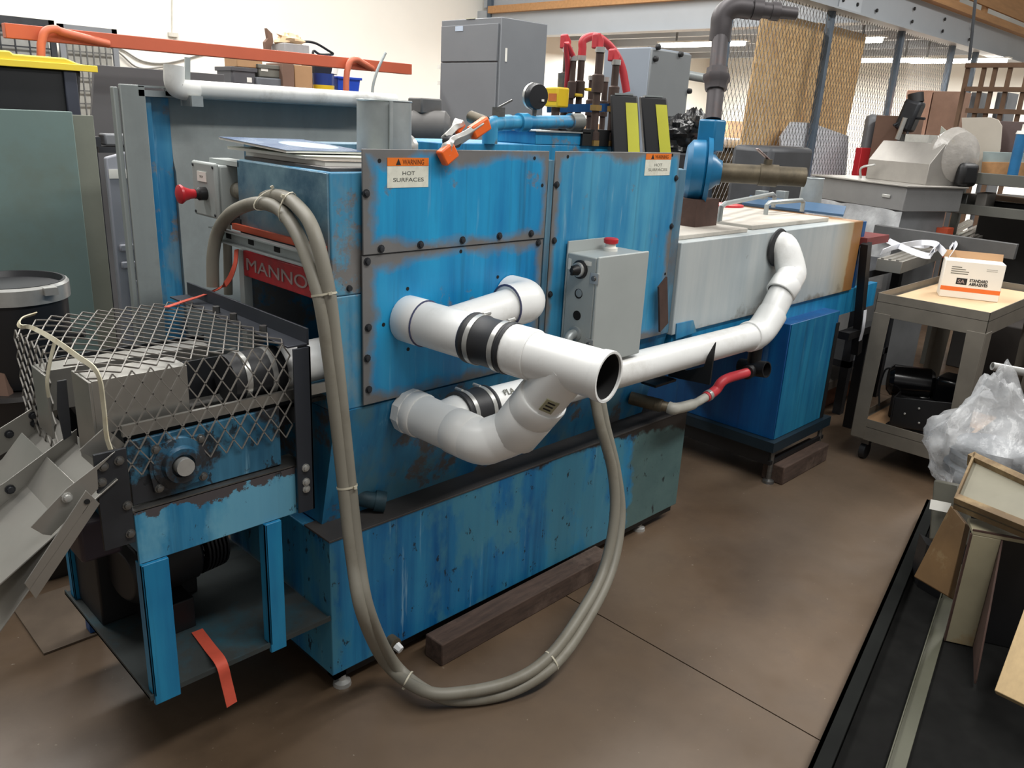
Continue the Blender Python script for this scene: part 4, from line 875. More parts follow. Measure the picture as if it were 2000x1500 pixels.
# motor behind the duct collar
t = thing('grey_motor', 'dusty grey electric motor on steel stand behind duct collar', 'motor', (1.22, .98, 0))
mc_ = at(832, 252, y=1.0)
part(t, 'body', MB().lathe(mc_+V((-.05, .05, 0)), (.7, -.7, 0), [(0, 0), (.0, .06), (.02, .075), (.15, .075), (.17, .05), (.17, 0)], 22), plain('dusty_motor', (108, 106, 104), .6, .2, .15), None)
part(t, 'terminal_box', MB().box(mc_.x-.05, mc_.x+.06, mc_.y-.03, mc_.y+.06, mc_.z+.06, mc_.z+.12), plain('dusty_motor', (108, 106, 104)), None, .006)
part(t, 'shaft', MB().cyl(mc_+V((.05, -.05, -.02)), mc_+V((.11, -.11, -.02)), .02, n=12), dark_m)
part(t, 'stand', MB().box(mc_.x-.04, mc_.x+.06, mc_.y-.02, mc_.y+.06, 0, mc_.z-.07), dark_m)
solo('sage_panel', 'tall sage green flat panel standing at far left', 'panel', MB().box(-1.4, .09, 1.95, 1.99, 0, 1.583), greenpan_m, None, .003)
solo('sage_panel', 'narrow olive-stained board just right of sage green panel', 'panel', MB().box(.094, .175, 1.97, 2.0, 0, 1.57), plain('olive_board', (120, 124, 112), .6, 0, .1, 3), None, .002)
t = thing('moulded_panel', 'pale purple-grey ribbed plastic panel between sage green panel and enclosure', 'panel', (.2, 1.66, 0))
part(t, 'sheet', MB().prism([(.12, 1.72, 0), (.12, 1.72, 1.42), (.42, 1.72, 1.50), (.42, 1.72, 0)], (0, .03, 0)), plain('purple_grey_plastic', (150, 152, 160), .5, 0, .05, 3), None, .006)
for z in (.98, 1.05): part(t, 'rib', MB().box(.135, .40, 1.705, 1.72, z, z+.03), plain('purple_grey_plastic', (150, 152, 160)), None, .006)
part(t, 'recess_panel', MB().box(.16, .40, 1.708, 1.72, .30, .93), plain('purple_grey_plastic', (150, 152, 160)), None, .006)
part(t, 'white_stripe', MB().box(.125, .42, 1.716, 1.72, 1.34, 1.375), paper_m, 'white stripe')
dq = at(20, 545, d=2.75); dr = .165
t = thing('black_drum', 'black lidded drum with bright clamp ring at left edge', 'drum', (dq.x, dq.y, .70))
part(t, 'body', MB().lathe((dq.x, dq.y, .70), Z, [(0, 0), (0, dr*.94), (.02, dr*.98), (dq.z-.74, dr), (dq.z-.70, dr), (dq.z-.70, dr*.95), (dq.z-.72, dr*.9), (dq.z-.72, 0)], 36), blackpl_m)
part(t, 'clamp_ring', MB().lathe((dq.x, dq.y, dq.z-.06), Z, [(0, dr), (.0, dr*1.06), (.05, dr*1.06), (.058, dr*1.02), (.058, dr*.96)], 36), bright_m, 'bright clamp ring')
part(t, 'ring_latch', MB().box(dq.x+.05, dq.x+.09, dq.y-dr*1.12, dq.y-dr*.9, dq.z-.03, dq.z-.005), bright_m)
part(t, 'side_lug', MB().cyl((dq.x+.10, dq.y-.12, .86), (dq.x+.16, dq.y-.17, .87), .012, n=10), dark_m)
t = thing('lower_drum', 'larger dark drum with torn brown label carrying the lidded drum', 'drum', (dq.x-.02, dq.y, 0))
part(t, 'body', MB().lathe((dq.x-.02, dq.y, 0), Z, [(0, 0), (0, .20), (.02, .205), (.30, .205), (.32, .212), (.34, .205), (.66, .205), (.68, .212), (.695, .205), (.695, 0)], 36), plain('drum_black', (40, 36, 34), .5, 0, .15))
part(t, 'torn_label', MB().prism([at(u, v, d=2.685) for u, v in ((-30, 720), (8, 730), (22, 800), (10, 790), (-30, 770))], CF*.03), cardd_m, 'torn brown label')
# tote on a stand
t = thing('steel_stand', 'dark stand holding the tote, behind sage green panel', 'stand', (-.1, 2.3, 0))
part(t, 'top', MB().box(-.7, .24, 2.10, 2.52, 1.44, 1.48), dark_m)
for x in (-.68, .20):
    for y in (2.12, 2.48): part(t, 'leg', MB().box(x, x+.03, y, y+.03, 0, 1.44), dark_m)
t = thing('storage_tote', 'black plastic tote with bright yellow lid at upper left', 'tote', (-.1, 2.3, 1.48))
part(t, 'bin', MB().prism([(-.5, 2.14, 1.482), (.17, 2.14, 1.482), (.205, 2.14, 1.745), (-.53, 2.14, 1.745)], (0, .34, 0)), blackpl_m, None, .01)
part(t, 'corner_rib', MB().box(.13, .18, 2.125, 2.14, 1.50, 1.74), plain('tote_rib', (60, 64, 76), .4), None, .004)
part(t, 'lid', MB().prism([(-.56, 2.12, 1.745), (.25, 2.12, 1.745), (.25, 2.12, 1.765), (.19, 2.12, 1.772), (.14, 2.12, 1.79), (-.05, 2.12, 1.79), (-.06, 2.12, 1.80), (-.56, 2.12, 1.80)], (0, .38, 0)), yellowlid_m, 'yellow lid', .006)
part(t, 'lid_rim', MB().box(-.57, .262, 2.112, 2.12, 1.742, 1.768), yellowlid_m, None, .002)
# orange rail frame
t = thing('orange_rail', 'long orange steel rail on two hooked posts in front of the white wall', 'rail', (1.1, 2.6, 0))
part(t, 'bar', MB().bar((.06, 2.62, 1.902), (2.32, 2.62, 1.902), .05, .062), orange_m, None, .003)
for x, L in ((.175, .20), (1.80, .10)):
    pz = 1.885
    part(t, 'hook_post', MB().tube([(x, 2.56, 0), (x, 2.56, 1.6), (x+.005, 2.56, 1.80)]+cr([(x+.012, 2.56, pz-.03), (x+.035, 2.56, pz+.025), (x+.08, 2.565, pz+.04), (x+.12, 2.575, pz+.03), (x+.12+L, 2.60, pz+.0)], 5), .018, 12), plain('worn_orange_tube', (206, 110, 80), .5, 0, .1, 6), 'hooked post')
# lockers / cages on the wall
def cage(lbl, x0, x1, ztop, mfr, mgrid, back, n, mz_):
    t = thing('wire_mesh_panel', lbl, 'mesh panel', ((x0+x1)/2, 7.3, 0), 'mesh panels by the white wall')
    fr = .05
    for a, b in ((x0, x0+fr), (x1-fr, x1)): part(t, 'frame_stile', MB().box(a, b, 7.28, 7.32, 0, ztop), mfr)
    part(t, 'frame_rail', MB().box(x0, x1, 7.28, 7.32, ztop-.08, ztop), mfr)
    g = MB(); k = int((x1-x0)/n)
    for i in range(1, k): g.box(x0+i*n-.006, x0+i*n+.006, 7.29, 7.302, 0, ztop-.05)
    for i in range(int(ztop/mz_)): g.box(x0, x1, 7.30, 7.31, i*mz_, i*mz_+.012)
    part(t, 'wire_grid', g, mgrid, kind='stuff')
    if back: part(t, 'backing', MB().box(x0+fr, x1-fr, 7.34, 7.36, 0, ztop-.05), back)
cage('dark framed wire mesh panel behind yellow lidded tote', .3, 1.73, 2.30, dark_m, dark_m, plain('grey_backing', (150, 150, 146), .8), .12, .12)
cage('light grey wire mesh panel right of the dark framed one', 1.76, 2.30, 2.28, greyd_m, steel_m, plain('pale_backing', (172, 170, 162), .8), .06, .12)
solo('charcoal_panel', 'charcoal grey steel sheet standing behind grey enclosure', 'panel', MB().prism([(.50, 3.0, 0), (.50, 3.0, 1.40), (.56, 3.0, 1.80), (1.27, 3.0, 1.80), (1.22, 3.0, 0)], (0, .03, 0)), charc_m, None, .002)
t = thing('grey_fixture', 'small grey box end poking out beside charcoal sheet', 'box', (.45, 2.2, 0))
q = at(212, 270, y=2.2); part(t, 'head', MB().box(q.x-.03, q.x+.12, 2.16, 2.24, q.z-.03, q.z+.02), greyd_m, None, .008); part(t, 'post', MB().box(q.x+.05, q.x+.10, 2.18, 2.22, 0, q.z-.03), dark_m)
part(t, 'foot', MB().box(q.x-.06, q.x+.10, 2.16, 2.24, q.z-.06, q.z-.035), dark_m)
solo('wall_cable', 'thin grey cables sagging along the white wall under the orange rail', 'cable', MB().tube(cr([at(u, v, y=7.58) for u, v in ((208, 88), (240, 98), (280, 120), (330, 123), (400, 105))], 6), .008, 6).tube(cr([at(u, v, y=7.57) for u, v in ((208, 88), (235, 105), (272, 133), (330, 130))], 6), .008, 6), plain('cable_grey', (130, 128, 122)), None, 0)
solo('wall_conduit', 'thin vertical line of conduit on the white wall', 'conduit', MB().cyl(at(336, 0, y=7.59), at(336, 66, y=7.59), .006, n=6).box(*[c for c in (lambda p: (p.x-.05, p.x+.05, 7.56, 7.6, p.z-.02, p.z+.02))(at(338, 68, y=7.58))]), plain('conduit_paint', (214, 210, 198)))
# cluttered shelf
t = thing('steel_shelf', 'steel shelf behind grey enclosure carrying bins and cartons', 'shelf', (1.9, 3.3, 0))
part(t, 'shelf_board', MB().box(1.25, 2.55, 3.05, 3.65, 1.70, 1.735), greyd_m)
for x in (1.27, 2.5):
    for y in (3.07, 3.6): part(t, 'leg', MB().box(x, x+.03, y, y+.03, 0, 1.70), greyd_m)
def onshelf(u0, u1, v0, v1, y, dy, base=None):
    a = at(u0, v0, y=y); b = at(u1, v1, y=y); return (a.x, b.x, y, y+dy, (b.z if base is None else base), a.z)
def stuff_box(name, lbl, cat, u0, u1, v0, base, y, dy, mat, bv=.004, lid=None, extra=None, g=None):
    a = at(u0, v0, y=y); b = at(u1, v0, y=y); zt = at((u0+u1)/2, v0, y=y).z
    t = thing(name, lbl, cat, ((a.x+b.x)/2, y+dy/2, base), g)
    part(t, 'body', MB().box(a.x, b.x, y, y+dy, base, zt), mat, None, bv)
    if lid: part(t, lid, MB().box(a.x-.006, b.x+.006, y-.006, y+dy+.006, zt-.02, zt+.004), mat, None, .003)
    if extra: part(t, 'label', MB().box(a.x+(b.x-a.x)*extra[0], a.x+(b.x-a.x)*extra[1], y-.0015, y, base+(zt-base)*extra[2], base+(zt-base)*extra[3]), paper_m)
    return zt
SB = 1.736
stuff_box('grey_case', 'dark grey case with white label at left end of the shelf', 'case', 452, 500, 133, SB, 3.12, .2, plain('case_grey', (84, 84, 88), .5), .015, 'lid', (.6, .8, .3, .55))
z1_ = stuff_box('grey_case', 'flat grey case under the taller olive one', 'case', 501, 550, 152, SB, 3.10, .2, plain('case_grey2', (104, 108, 114), .5), .008)
stuff_box('grey_case', 'olive grey case with white label stacked on the flat grey one', 'case', 505, 549, 128, z1_+.001, 3.12, .2, plain('case_olive', (112, 112, 104), .5), .008, 'lid', (.1, .4, .5, .8))
z2_ = stuff_box('brown_carton', 'dark brown narrow carton beside pale cardboard box', 'carton', 551, 574, 124, SB, 3.08, .2, cardd_m)
z3_ = stuff_box('cardboard_box', 'pale cardboard box right of the dark brown carton', 'carton', 575, 610, 128, SB, 3.10, .22, card_m)
stuff_box('grey_carton', 'light grey carton perched on the dark brown and pale boxes', 'carton', 556, 604, 86, max(z2_, z3_)+.012, 3.12, .18, plain('grey_carton', (172, 170, 170), .6))
solo('paper_bag', 'crumpled kraft paper scrap on top of light grey carton', 'paper', MB().ball(at(566, 80, y=3.2), .08, .06, .04, 16, 10, .7, 9), kraft_m)
stuff_box('cardboard_flap', 'brown cardboard tray on the dark grey case under the orange rail', 'carton', 462, 512, 108, at(476, 133, y=3.12).z+.006, 3.14, .16, card_m)
solo('board_scrap', 'upright brown board scrap sticking up above the orange rail', 'scrap', MB().prism([at(u, v, y=3.25) for u, v in ((520, 106), (518, 82), (524, 75), (521, 55), (532, 66), (534, 82), (530, 92), (531, 106))], (0, .03, 0)).box(*onshelf(521, 530, 104, 127, 3.25, .03, z1_+.16)), cardd_m)
t = thing('blue_bin', 'bright blue plastic bin at right end of the shelf', 'bin', (2.25, 3.2, SB))
a_ = at(660, 150, y=3.12); b_ = at(702, 150, y=3.12)
part(t, 'bin_body', MB().prism([(a_.x, 3.12, SB), (b_.x-.01, 3.12, SB), (b_.x+.01, 3.12, a_.z), (a_.x, 3.12, a_.z)], (0, .22, 0)), plastic_b, None, .004)
part(t, 'rim', MB().box(a_.x-.005, b_.x+.018, 3.112, 3.345, a_.z-.012, a_.z+.004), plastic_b, None, .003)
t = thing('blue_tub', 'round blue tub with yellow and white print left of the bright blue bin', 'tub', at(632, 160, y=3.15))
q = at(632, 160, y=3.15); q.z = SB
part(t, 'tub', MB().cyl(q, q+V((0, 0, .12)), .065, .07, 24), plain('tub_blue', (34, 60, 130), .4))
part(t, 'print_band', MB().lathe(q+V((0, 0, .02)), Z, [(0, .0665), (0, .068), (.03, .0695), (.03, .068)], 24), yellow_m, 'yellow band')
part(t, 'white_stub', MB().cyl(q+V((.05, -.05, .12)), q+V((.06, -.05, .16)), .02, n=12), paper_m)
solo('cable_coil', 'black cable coil arching beside the light grey carton', 'cable', MB().tube(cr([at(583, 92, y=3.24), at(592, 82, y=3.24), at(615, 84, y=3.24), at(640, 98, y=3.24), at(650, 106, y=3.24), at(625, 106, y=3.24), at(612, 100, y=3.24), at(612, 127, y=3.24)], 6), .008, 8), black_m)
stuff_box('black_box', 'black tool box behind the pale cardboard box under the orange rail', 'box', 611, 652, 126, SB, 3.35, .15, black_m, .01)

# ================================================================== TALL CABINETS
t = thing('steel_cabinet', 'tall grey steel cabinet with two flush doors behind orange clamp', 'cabinet', (2.69, 2.25, 0))
part(t, 'carcass', MB().box(2.495, 2.89, 1.985, 2.525, 0, 2.20), greyd_m, None, .004)
pd = at(850, 122, x=2.49).z
part(t, 'upper_door', MB().box(2.482, 2.494, 2.0, 2.512, pd+.004, 2.165), greyd_m, None, .002)
part(t, 'lower_door', MB().box(2.482, 2.494, 2.0, 2.512, .06, pd-.004), greyd_m, None, .002)
q = at(897, 56, x=2.481); lp = part(t, 'name_tag', MB().box(2.479, 2.482, q.y-.035, q.y+.035, q.z-.014, q.z+.014), plain('tag_blue', (190, 204, 222), .5), 'small pale blue tag')
for u, v in ((857, 131), (857, 162)):
    q = at(u, v, x=2.481); part(t, 'white_sticker', MB().box(2.480, 2.482, q.y-.012, q.y+.012, q.z-.012, q.z+.012), paper_m)
q = at(988, 108, y=1.984); part(t, 'white_sticker', MB().box(q.x-.006, q.x+.01, 1.983, 1.985, q.z-.035, q.z+.04), paper_m)
q = at(918, 37, x=2.49); part(t, 'top_tape', MB().box(2.49, 2.55, q.y-.04, q.y+.04, 2.199, 2.203), plain('tape', (196, 194, 170)))
t = thing('electrical_cabinet', 'blue-grey electrical cabinet with black door latches behind hose rack', 'cabinet', (3.5, 1.65, 0))
part(t, 'carcass', MB().box(3.305, 3.74, 1.495, 1.86, 0, 2.10), plain('blue_grey_cabinet', (132, 140, 150), .5, 0, .04, 3), None, .008)
part(t, 'door', MB().box(3.30, 3.735, 1.48, 1.494, 1.70, 2.09), plain('blue_grey_door', (124, 128, 130), .5, 0, .04, 3), 'grey door', .006)
for u, v in ((1284, 92), (1279, 115), (1328, 106), (1345, 178)):
    q = at(u, v, y=1.478); part(t, 'latch', MB().lathe((q.x, 1.48, q.z), -Y, [(0, .018), (.02, .016), (.024, .008), (.024, 0)], 14), black_m)
part(t, 'side_conduit', MB().cyl((3.74, 1.6, 1.98), (4.1, 1.6, 1.97), .03, n=12), galv_m)

# ================================================================== FENCE BAY UNDER THE MEZZANINE
t = thing('mesh_fence', 'expanded steel mesh fence on grey posts under the mezzanine beam', 'fence', (7, 1.93, 0))
for x in (4.84, 6.55, 8.2, 9.75, 10.6): part(t, 'post', MB().box(x-.03, x+.03, 1.90, 1.96, 0, 2.69), plain('post_slate', (84, 98, 112)), None, .003)
fm = MB(); lattice(fm, (4.87, 1.93, 2.69), (4.85, 0, 0), (0, 0, -1.85), 80, 17, .0027)
part(t, 'mesh_sheet', fm, plain('fence_steel', (118, 118, 118), .5, .4, .1), 'expanded mesh', kind='stuff')
for x0, x1, dz, l in ((5.58, 6.60, 0, 'left sheet of tan strand board leaning behind the mesh fence'), (6.62, 7.66, .01, 'right sheet of tan strand board leaning behind the mesh fence')):
    solo('strand_board', l, 'board', MB().ob((x0, 2.16, 0), (x1-x0, 0, 0), (0, .02, 0), (.0, -.10, 2.60+dz)), osb_m, 'strand boards behind the fence')
solo('foam_sheet', 'white angular sheet standing between mesh fence and strand board', 'sheet', MB().prism([at(u, v, y=1.985) for u, v in ((1546, 238), (1585, 240), (1658, 266), (1654, 326), (1640, 420), (1530, 420), (1524, 268))], (0, .015, 0)), foam_m)
t = thing('black_tub', 'black moulded tub with white rim behind the mesh fence', 'tub', (5.6, 2.6, 0))
part(t, 'tub', MB().box(5.2, 6.35, 2.3, 3.0, 0, 1.50), blackpl_m, None, .12)
part(t, 'rim', MB().box(5.16, 6.38, 2.27, 3.03, 1.48, 1.56), foam_m, 'white rim', .03)
solo('carton', 'pale tan carton behind the mesh fence left of strand board', 'carton', MB().box(6.35, 7.1, 4.2, 4.8, 0, 1.62), card_m, None, .004)
solo('carton', 'stack of tan cartons deep under the mezzanine', 'carton', MB().box(9.5, 10.4, 4.6, 5.4, 0, 1.75), card_m, None, .004)
solo('black_bin', 'dark grey plastic bin in front of white sheet by the mesh fence', 'bin', MB().box(*[c for c in (lambda a, b: (a.x, b.x, 1.4, 1.75, 0, a.z))(at(1510, 287, y=1.4), at(1590, 300, y=1.4))]), plain('grey_black_bin', (64, 66, 70), .5), None, .04)

def frontbox(name, lbl, cat, u0, u1, vt, xx, dx, mat, zb=0, bv=.004, group=None):
    "box whose near face is the plane x = xx"
    a = at(u0, vt, x=xx); b = at(u1, vt, x=xx); return solo(name, lbl, cat, MB().box(xx, xx+dx, b.y, a.y, zb, a.z), mat, group, bv)
frontbox('carton', 'large pinkish brown carton under the brightest tube light', 'carton', 1772, 1822, 176, 8.3, .9, plain('pink_carton', (198, 156, 134), .8))
frontbox('carton', 'darker brown carton right of the large pinkish one', 'carton', 1824, 1880, 178, 8.3, .9, plain('brown_carton', (158, 126, 108), .8))
frontbox('carton', 'low dark brown carton left of the large pinkish one', 'carton', 1712, 1768, 225, 7.2, .5, cardd_m)
frontbox('grey_drum_box', 'grey box left of the low dark brown carton', 'box', 1688, 1710, 222, 7.3, .4, greyd_m, 0, .05)
frontbox('red_box', 'small red box beside the stainless machine', 'box', 1672, 1684, 288, 7.0, .3, red_m)
# drill press
t = thing('drill_press', 'dark upright drill press with levers in front of pinkish carton', 'machine', at(1770, 300, x=7.2))
a_ = at(1762, 262, x=7.2); b_ = at(1790, 196, x=7.2)
part(t, 'column', MB().cyl((a_.x, a_.y, 0), a_, .035, n=14), steel_m)
part(t, 'head', MB().bar(a_+(b_-a_)*.1, b_, .16, .16, (1, 0, 0)), dark_m, None, .03)
part(t, 'cap', MB().cyl(b_+V((0, .0, -.02)), b_+V((0, .02, .06)), .07, n=14), black_m)
for du, dv in ((1745, 245), (1806, 232), (1770, 282)): part(t, 'lever', MB().cyl(a_+(b_-a_)*.5, at(du, dv, x=7.1), .012, n=8), dark_m)
part(t, 'quill', MB().cyl(at(1768, 230, x=7.1), at(1752, 272, x=7.1), .022, n=12), bright_m)
# wooden rack grid
t = thing('wooden_rack', 'brown wooden grid rack in front of the bright bay at right edge', 'rack', at(1945, 220, x=7.4))
for u in (1892, 1924, 1946, 1975, 2010):
    a_ = at(u, 128, x=7.4); part(t, 'stile', MB().box(7.38, 7.42, a_.y-.016, a_.y+.016, 0, a_.z), plain('rack_wood', (112, 86, 66), .8, 0, .15))
for v in (128, 174, 216):
    a_ = at(1888, v, x=7.4); b_ = at(2030, v, x=7.4); part(t, 'rail', MB().box(7.36, 7.40, b_.y, a_.y, a_.z-.02, a_.z+.02), plain('rack_wood', (112, 86, 66)))
for u0, u1, lbl in ((1898, 1918, 'grey folder standing in the wooden rack, left bay'), (1948, 1972, 'grey folder standing in the wooden rack, middle bay')):
    frontbox('folder', lbl, 'folder', u0, u1, 180, 7.55, .3, greyd_m)
solo('hanging_rod', 'thin dark rod hanging from the mezzanine at upper right', 'rod', MB().cyl(at(1905, 0, x=6.2), at(1893, 118, x=6.2), .012, n=8), dark_m)
# ================================================================== STAINLESS MACHINE
t = thing('stainless_machine', 'dusty stainless machine with folded hood, wrapped in clear film, beyond the tunnel', 'machine', (5.2, .8, 0))
P0 = at(1592, 344, z=1.35); P1 = at(1772, 366, z=1.35); P2 = at(1812, 345, z=1.35)
ea_ = (P1-P0); ea_.z = 0; eb_ = V((-ea_.y, ea_.x, 0)).normalized()
if eb_.x < 0: eb_ = -eb_
L_ = ea_.length; eu = ea_.normalized(); D_ = .48
part(t, 'table_top', MB().ob(P0-V((0, 0, .15)), ea_, eb_*D_, (0, 0, .15)), plain('drawer_steel', (140, 140, 140), .4, .5, .06), 'stainless drawer top', .004)
part(t, 'top_sheet', MB().ob(P0-eu*.02-eb_*.02, ea_+eu*.04, eb_*(D_+.04), (0, 0, .012)), plain('dusty_steel', (164, 160, 154), .42, .5, .08), None, .003)
part(t, 'drawer_pull', MB().ob(P0+eu*L_*.78-eb_*.008-V((0, 0, .08)), eu*.07, eb_*.008, (0, 0, .022)), bright_m, None, .003)
part(t, 'body', MB().ob(P0+eu*.06+eb_*.05-V((0, 0, 1.35)), ea_*.86, eb_*(D_-.1), (0, 0, 1.2)), plain('wrapped_grey', (134, 136, 138), .5, .2, .1))
H0 = P0+eu*L_*.30+eb_*.22+V((0, 0, .012)); hl_ = eu*L_*.62
part(t, 'hood', MB().prism([H0, H0+V((0, 0, .13)), H0+eb_*.10+V((0, 0, .26)), H0+eb_*.30+V((0, 0, .26)), H0+eb_*.42+V((0, 0, .12)), H0+eb_*.42], hl_), plain('dusty_steel', (196, 188, 178)), 'folded stainless hood', .003)
part(t, 'hood_ridge', MB().ob(H0+eu*L_*.22+eb_*.10+V((0, 0, .26)), eu*.2, eb_*.1, (0, 0, .05)), bright_m)
part(t, 'round_cover', MB().lathe(H0+eu*L_*.60+eb_*.25+V((0, 0, .18)), eu, [(-.15, 0), (-.15, .14), (-.05, .19), (.02, .16), (.06, .06), (.06, 0)], 22), film('smoky_cover', (170, 166, 160), .75, .2), 'translucent round cover')
part(t, 'handle', MB().tube(cr([H0+eu*.02-eb_*.06, H0+eu*.03-eb_*.08+V((0, 0, .07)), H0+eu*.12-eb_*.05+V((0, 0, .1))], 5), .008, 8), bright_m)
part(t, 'black_drive', MB().ob(H0+eu*L_*.64+eb_*.2, eu*.07, eb_*.15, (0, 0, .15)), black_m, None, .03)
fw_ = MB(); n_ = 14
for i in range(n_+1):
    for j in range(6):
        fw_.v.append(P0+eu*(L_*1.02*i/n_)-eb_*(.005+.03*abs(noise.noise(V((i*.6, j*.8, 2))))+.012*j)-V((0, 0, .15+.10*j+.02*noise.noise(V((i*.5, j, 7))))))
for i in range(n_):
    for j in range(5): fw_.f.append((i*6+j, i*6+j+1, i*6+j+7, i*6+j+6))
part(t, 'film_wrap', fw_, film_m, 'clear film hanging over the front')
# ================================================================== RACK AND BENCH AT RIGHT
XR = 4.95
t = thing('storage_rack', 'olive grey steel rack with two long shelf beams at right edge', 'rack', (XR+.3, -.3, 0))
def rbeam(u, vt, vb, lab=None):
    a = at(u, vt, x=XR); b = at(u, vb, x=XR); return a, b
for (u, vt, vb) in ((1815, 330, 352), (1826, 393, 412)):
    a = at(u, vt, x=XR); b = at(u, vb, x=XR)
    part(t, 'shelf_beam', MB().box(XR, XR+.04, -1.6, a.y, b.z, a.z), benchg_m, None, .003)
    part(t, 'shelf_board', MB().box(XR+.04, XR+.55, -1.6, a.y, b.z, b.z+.02), benchg_m)
ay = at(1822, 360, x=XR).y
for y in (ay-.05, -1.55): 
    for x in (XR+.04, XR+.5): part(t, 'upright', MB().box(x, x+.045, y, y+.045, 0, 1.44), benchg_m)
zt1 = at(1815, 352, x=XR).z+.021; zt2 = at(1826, 412, x=XR).z+.021
def rk(name, lbl, cat, poly, x, th, mat, base, grp=None):
    pts = [at(u, v, x=x) for u, v in poly]; zm = min(p.z for p in pts); 
    pts = [V((p.x, p.y, base if abs(p.z-zm) < .03 else p.z)) for p in pts]
    return solo(name, lbl, cat, MB().prism(pts, (th, 0, 0)), mat, grp, .002)
rk('cream_sheet', 'pale cream sheet with one rounded corner standing on the rack', 'sheet', ((1878, 230), (1935, 229), (1950, 234), (1957, 246), (1954, 290), (1948, 318), (1890, 318)), XR+.30, .01, plain('pale_cream', (176, 168, 156), .6, 0, .04), zt1)
rk('grey_offcut', 'pointed olive grey sheet offcut leaning at left of the rack', 'sheet', ((1838, 246), (1856, 262), (1890, 330), (1825, 330)), XR+.12, .01, plain('olive_offcut', (150, 150, 140), .6, 0, .05), zt1)
rk('grey_offcut', 'square olive grey offcut standing right of the pointed one', 'sheet', ((1862, 290), (1880, 288), (1890, 333), (1862, 333)), XR+.18, .01, plain('olive_offcut', (150, 150, 140)), zt1)
rk('brown_case', 'dark brown case behind the pale cream sheet', 'case', ((1950, 236), (2040, 240), (2040, 320), (1950, 320)), XR+.40, .12, plain('dark_brown_case', (92, 76, 74), .6), zt1)
rk('steel_channel', 'pale blue-grey channel lying on the rack above the wood plank', 'channel', ((1920, 296), (2040, 300), (2040, 318), (1920, 318)), XR+.16, .10, plain('bluegrey_channel', (150, 164, 164), .5), zt1+.085)
rk('wood_plank', 'short wood plank under the pale blue-grey channel', 'plank', ((1918, 316), (2040, 318), (2040, 336), (1918, 336)), XR+.14, .14, beamwood_m, zt1)
q = at(1996, 262, x=XR+.06); t = thing('spray_can', 'blue canister with white cap at right edge of the rack', 'can', (q.x, q.y, zt1))
part(t, 'body', MB().cyl((q.x, q.y, zt1), (q.x, q.y, q.z), .032, n=20), plain('can_blue', (40, 110, 160), .35)); part(t, 'cap', MB().cyl((q.x, q.y, q.z), (q.x, q.y, q.z+.02), .036, .03, 20), paper_m); part(t, 'nozzle', MB().cyl((q.x, q.y, q.z+.02), (q.x, q.y, q.z+.06), .008, n=10), paper_m)
rk('yellow_marker', 'yellow marker leaning on the olive grey offcut', 'marker', ((1860, 273), (1865, 274), (1860, 296), (1856, 295)), XR+.10, .008, yellow_m, at(1858, 296, x=XR+.10).z)
for i, (u0, u1, v, l, m_) in enumerate(((1836, 1868, 362, 'grey tilted box on lower shelf of the rack, leftmost', greyd_m), (1872, 1892, 378, 'short grey block on the lower shelf', steel_m), (1908, 1930, 376, 'pale grey block on the lower shelf', plain('pale_block', (140, 136, 130)))) ):
    a = at(u0, v, x=XR+.1); b = at(u1, v, x=XR+.1); solo('grey_block', l, 'box', MB().box(XR+.1, XR+.3, b.y, a.y, zt2, a.z), m_, 'blocks on the lower shelf', .006)
a = at(1900, 385, x=XR+.12); solo('dark_tray', 'dark tray holding papers on lower shelf of the rack', 'tray', MB().box(XR+.32, XR+.52, -1.3, a.y-.05, zt2, zt2+.06), black_m, None, .01)
solo('paper_sheet', 'sheet of tan paper on the dark tray', 'paper', MB().ob((XR+.30, a.y-.35, zt2+.062), (.2, 0, .02), (0, .32, .01), (0, 0, .003)), card_m)
# low bench with extrusions and straps
t = thing('low_bench', 'dark cluttered bench beyond the cart', 'bench', (4.2, .45, 0))
part(t, 'top', MB().box(3.72, 4.36, .10, 1.15, .86, .90), dark_m)
for x in (3.74, 4.29):
    for y in (.12, 1.08): part(t, 'leg', MB().box(x, x+.05, y, y+.05, 0, .86), dark_m)
part(t, 'lower_shelf', MB().box(3.74, 4.34, .12, 1.13, .30, .34), dark_m)
def lie(name, lbl, cat, u0, v0, u1, v1, z, w_, h_, mat, g=None, bv=.002, prof=None):
    a = at(u0, v0, z=z); b = at(u1, v1, z=z); a.z = b.z = z-h_/2; m = MB().bar(a, b, w_, h_)
    t = thing(name, lbl, cat, (a+b)/2-V((0, 0, h_/2)), g); part(t, 'bar', m, mat, None, bv)
    d_ = (b-a).normalized(); s_ = d_.cross(Z)
    for k in (-.3, 0, .3): part(t, 'rib', MB().bar(a+s_*w_*k+V((0, 0, h_/2+.003)), b+s_*w_*k+V((0, 0, h_/2+.003)), w_*.12, .008), mat)
    return t
alu = plain('dull_aluminium', (168, 164, 156), .4, .6, .08, 6)
lie('aluminium_extrusion', 'ribbed aluminium extrusion under white straps', 'extrusion', 1738, 508, 1822, 482, .975, .14, .07, alu, 'aluminium extrusions on the bench')
lie('aluminium_extrusion', 'long ribbed aluminium extrusion behind the grey bar at right', 'extrusion', 1870, 470, 1948, 432, 1.0, .16, .06, alu, 'aluminium extrusions on the bench')
lie('aluminium_extrusion', 'thin aluminium strip left of the long ribbed extrusion', 'extrusion', 1835, 462, 1895, 430, .99, .05, .04, alu, 'aluminium extrusions on the bench')
solo('steel_bar', 'long dark grey bar lying diagonally above the cart', 'bar', MB().bar(at(1708, 452, d=5.3), at(1985, 492, d=4.75), .04, .09), plain('grey_bar', (98, 98, 98), .5, .3), None, .003)
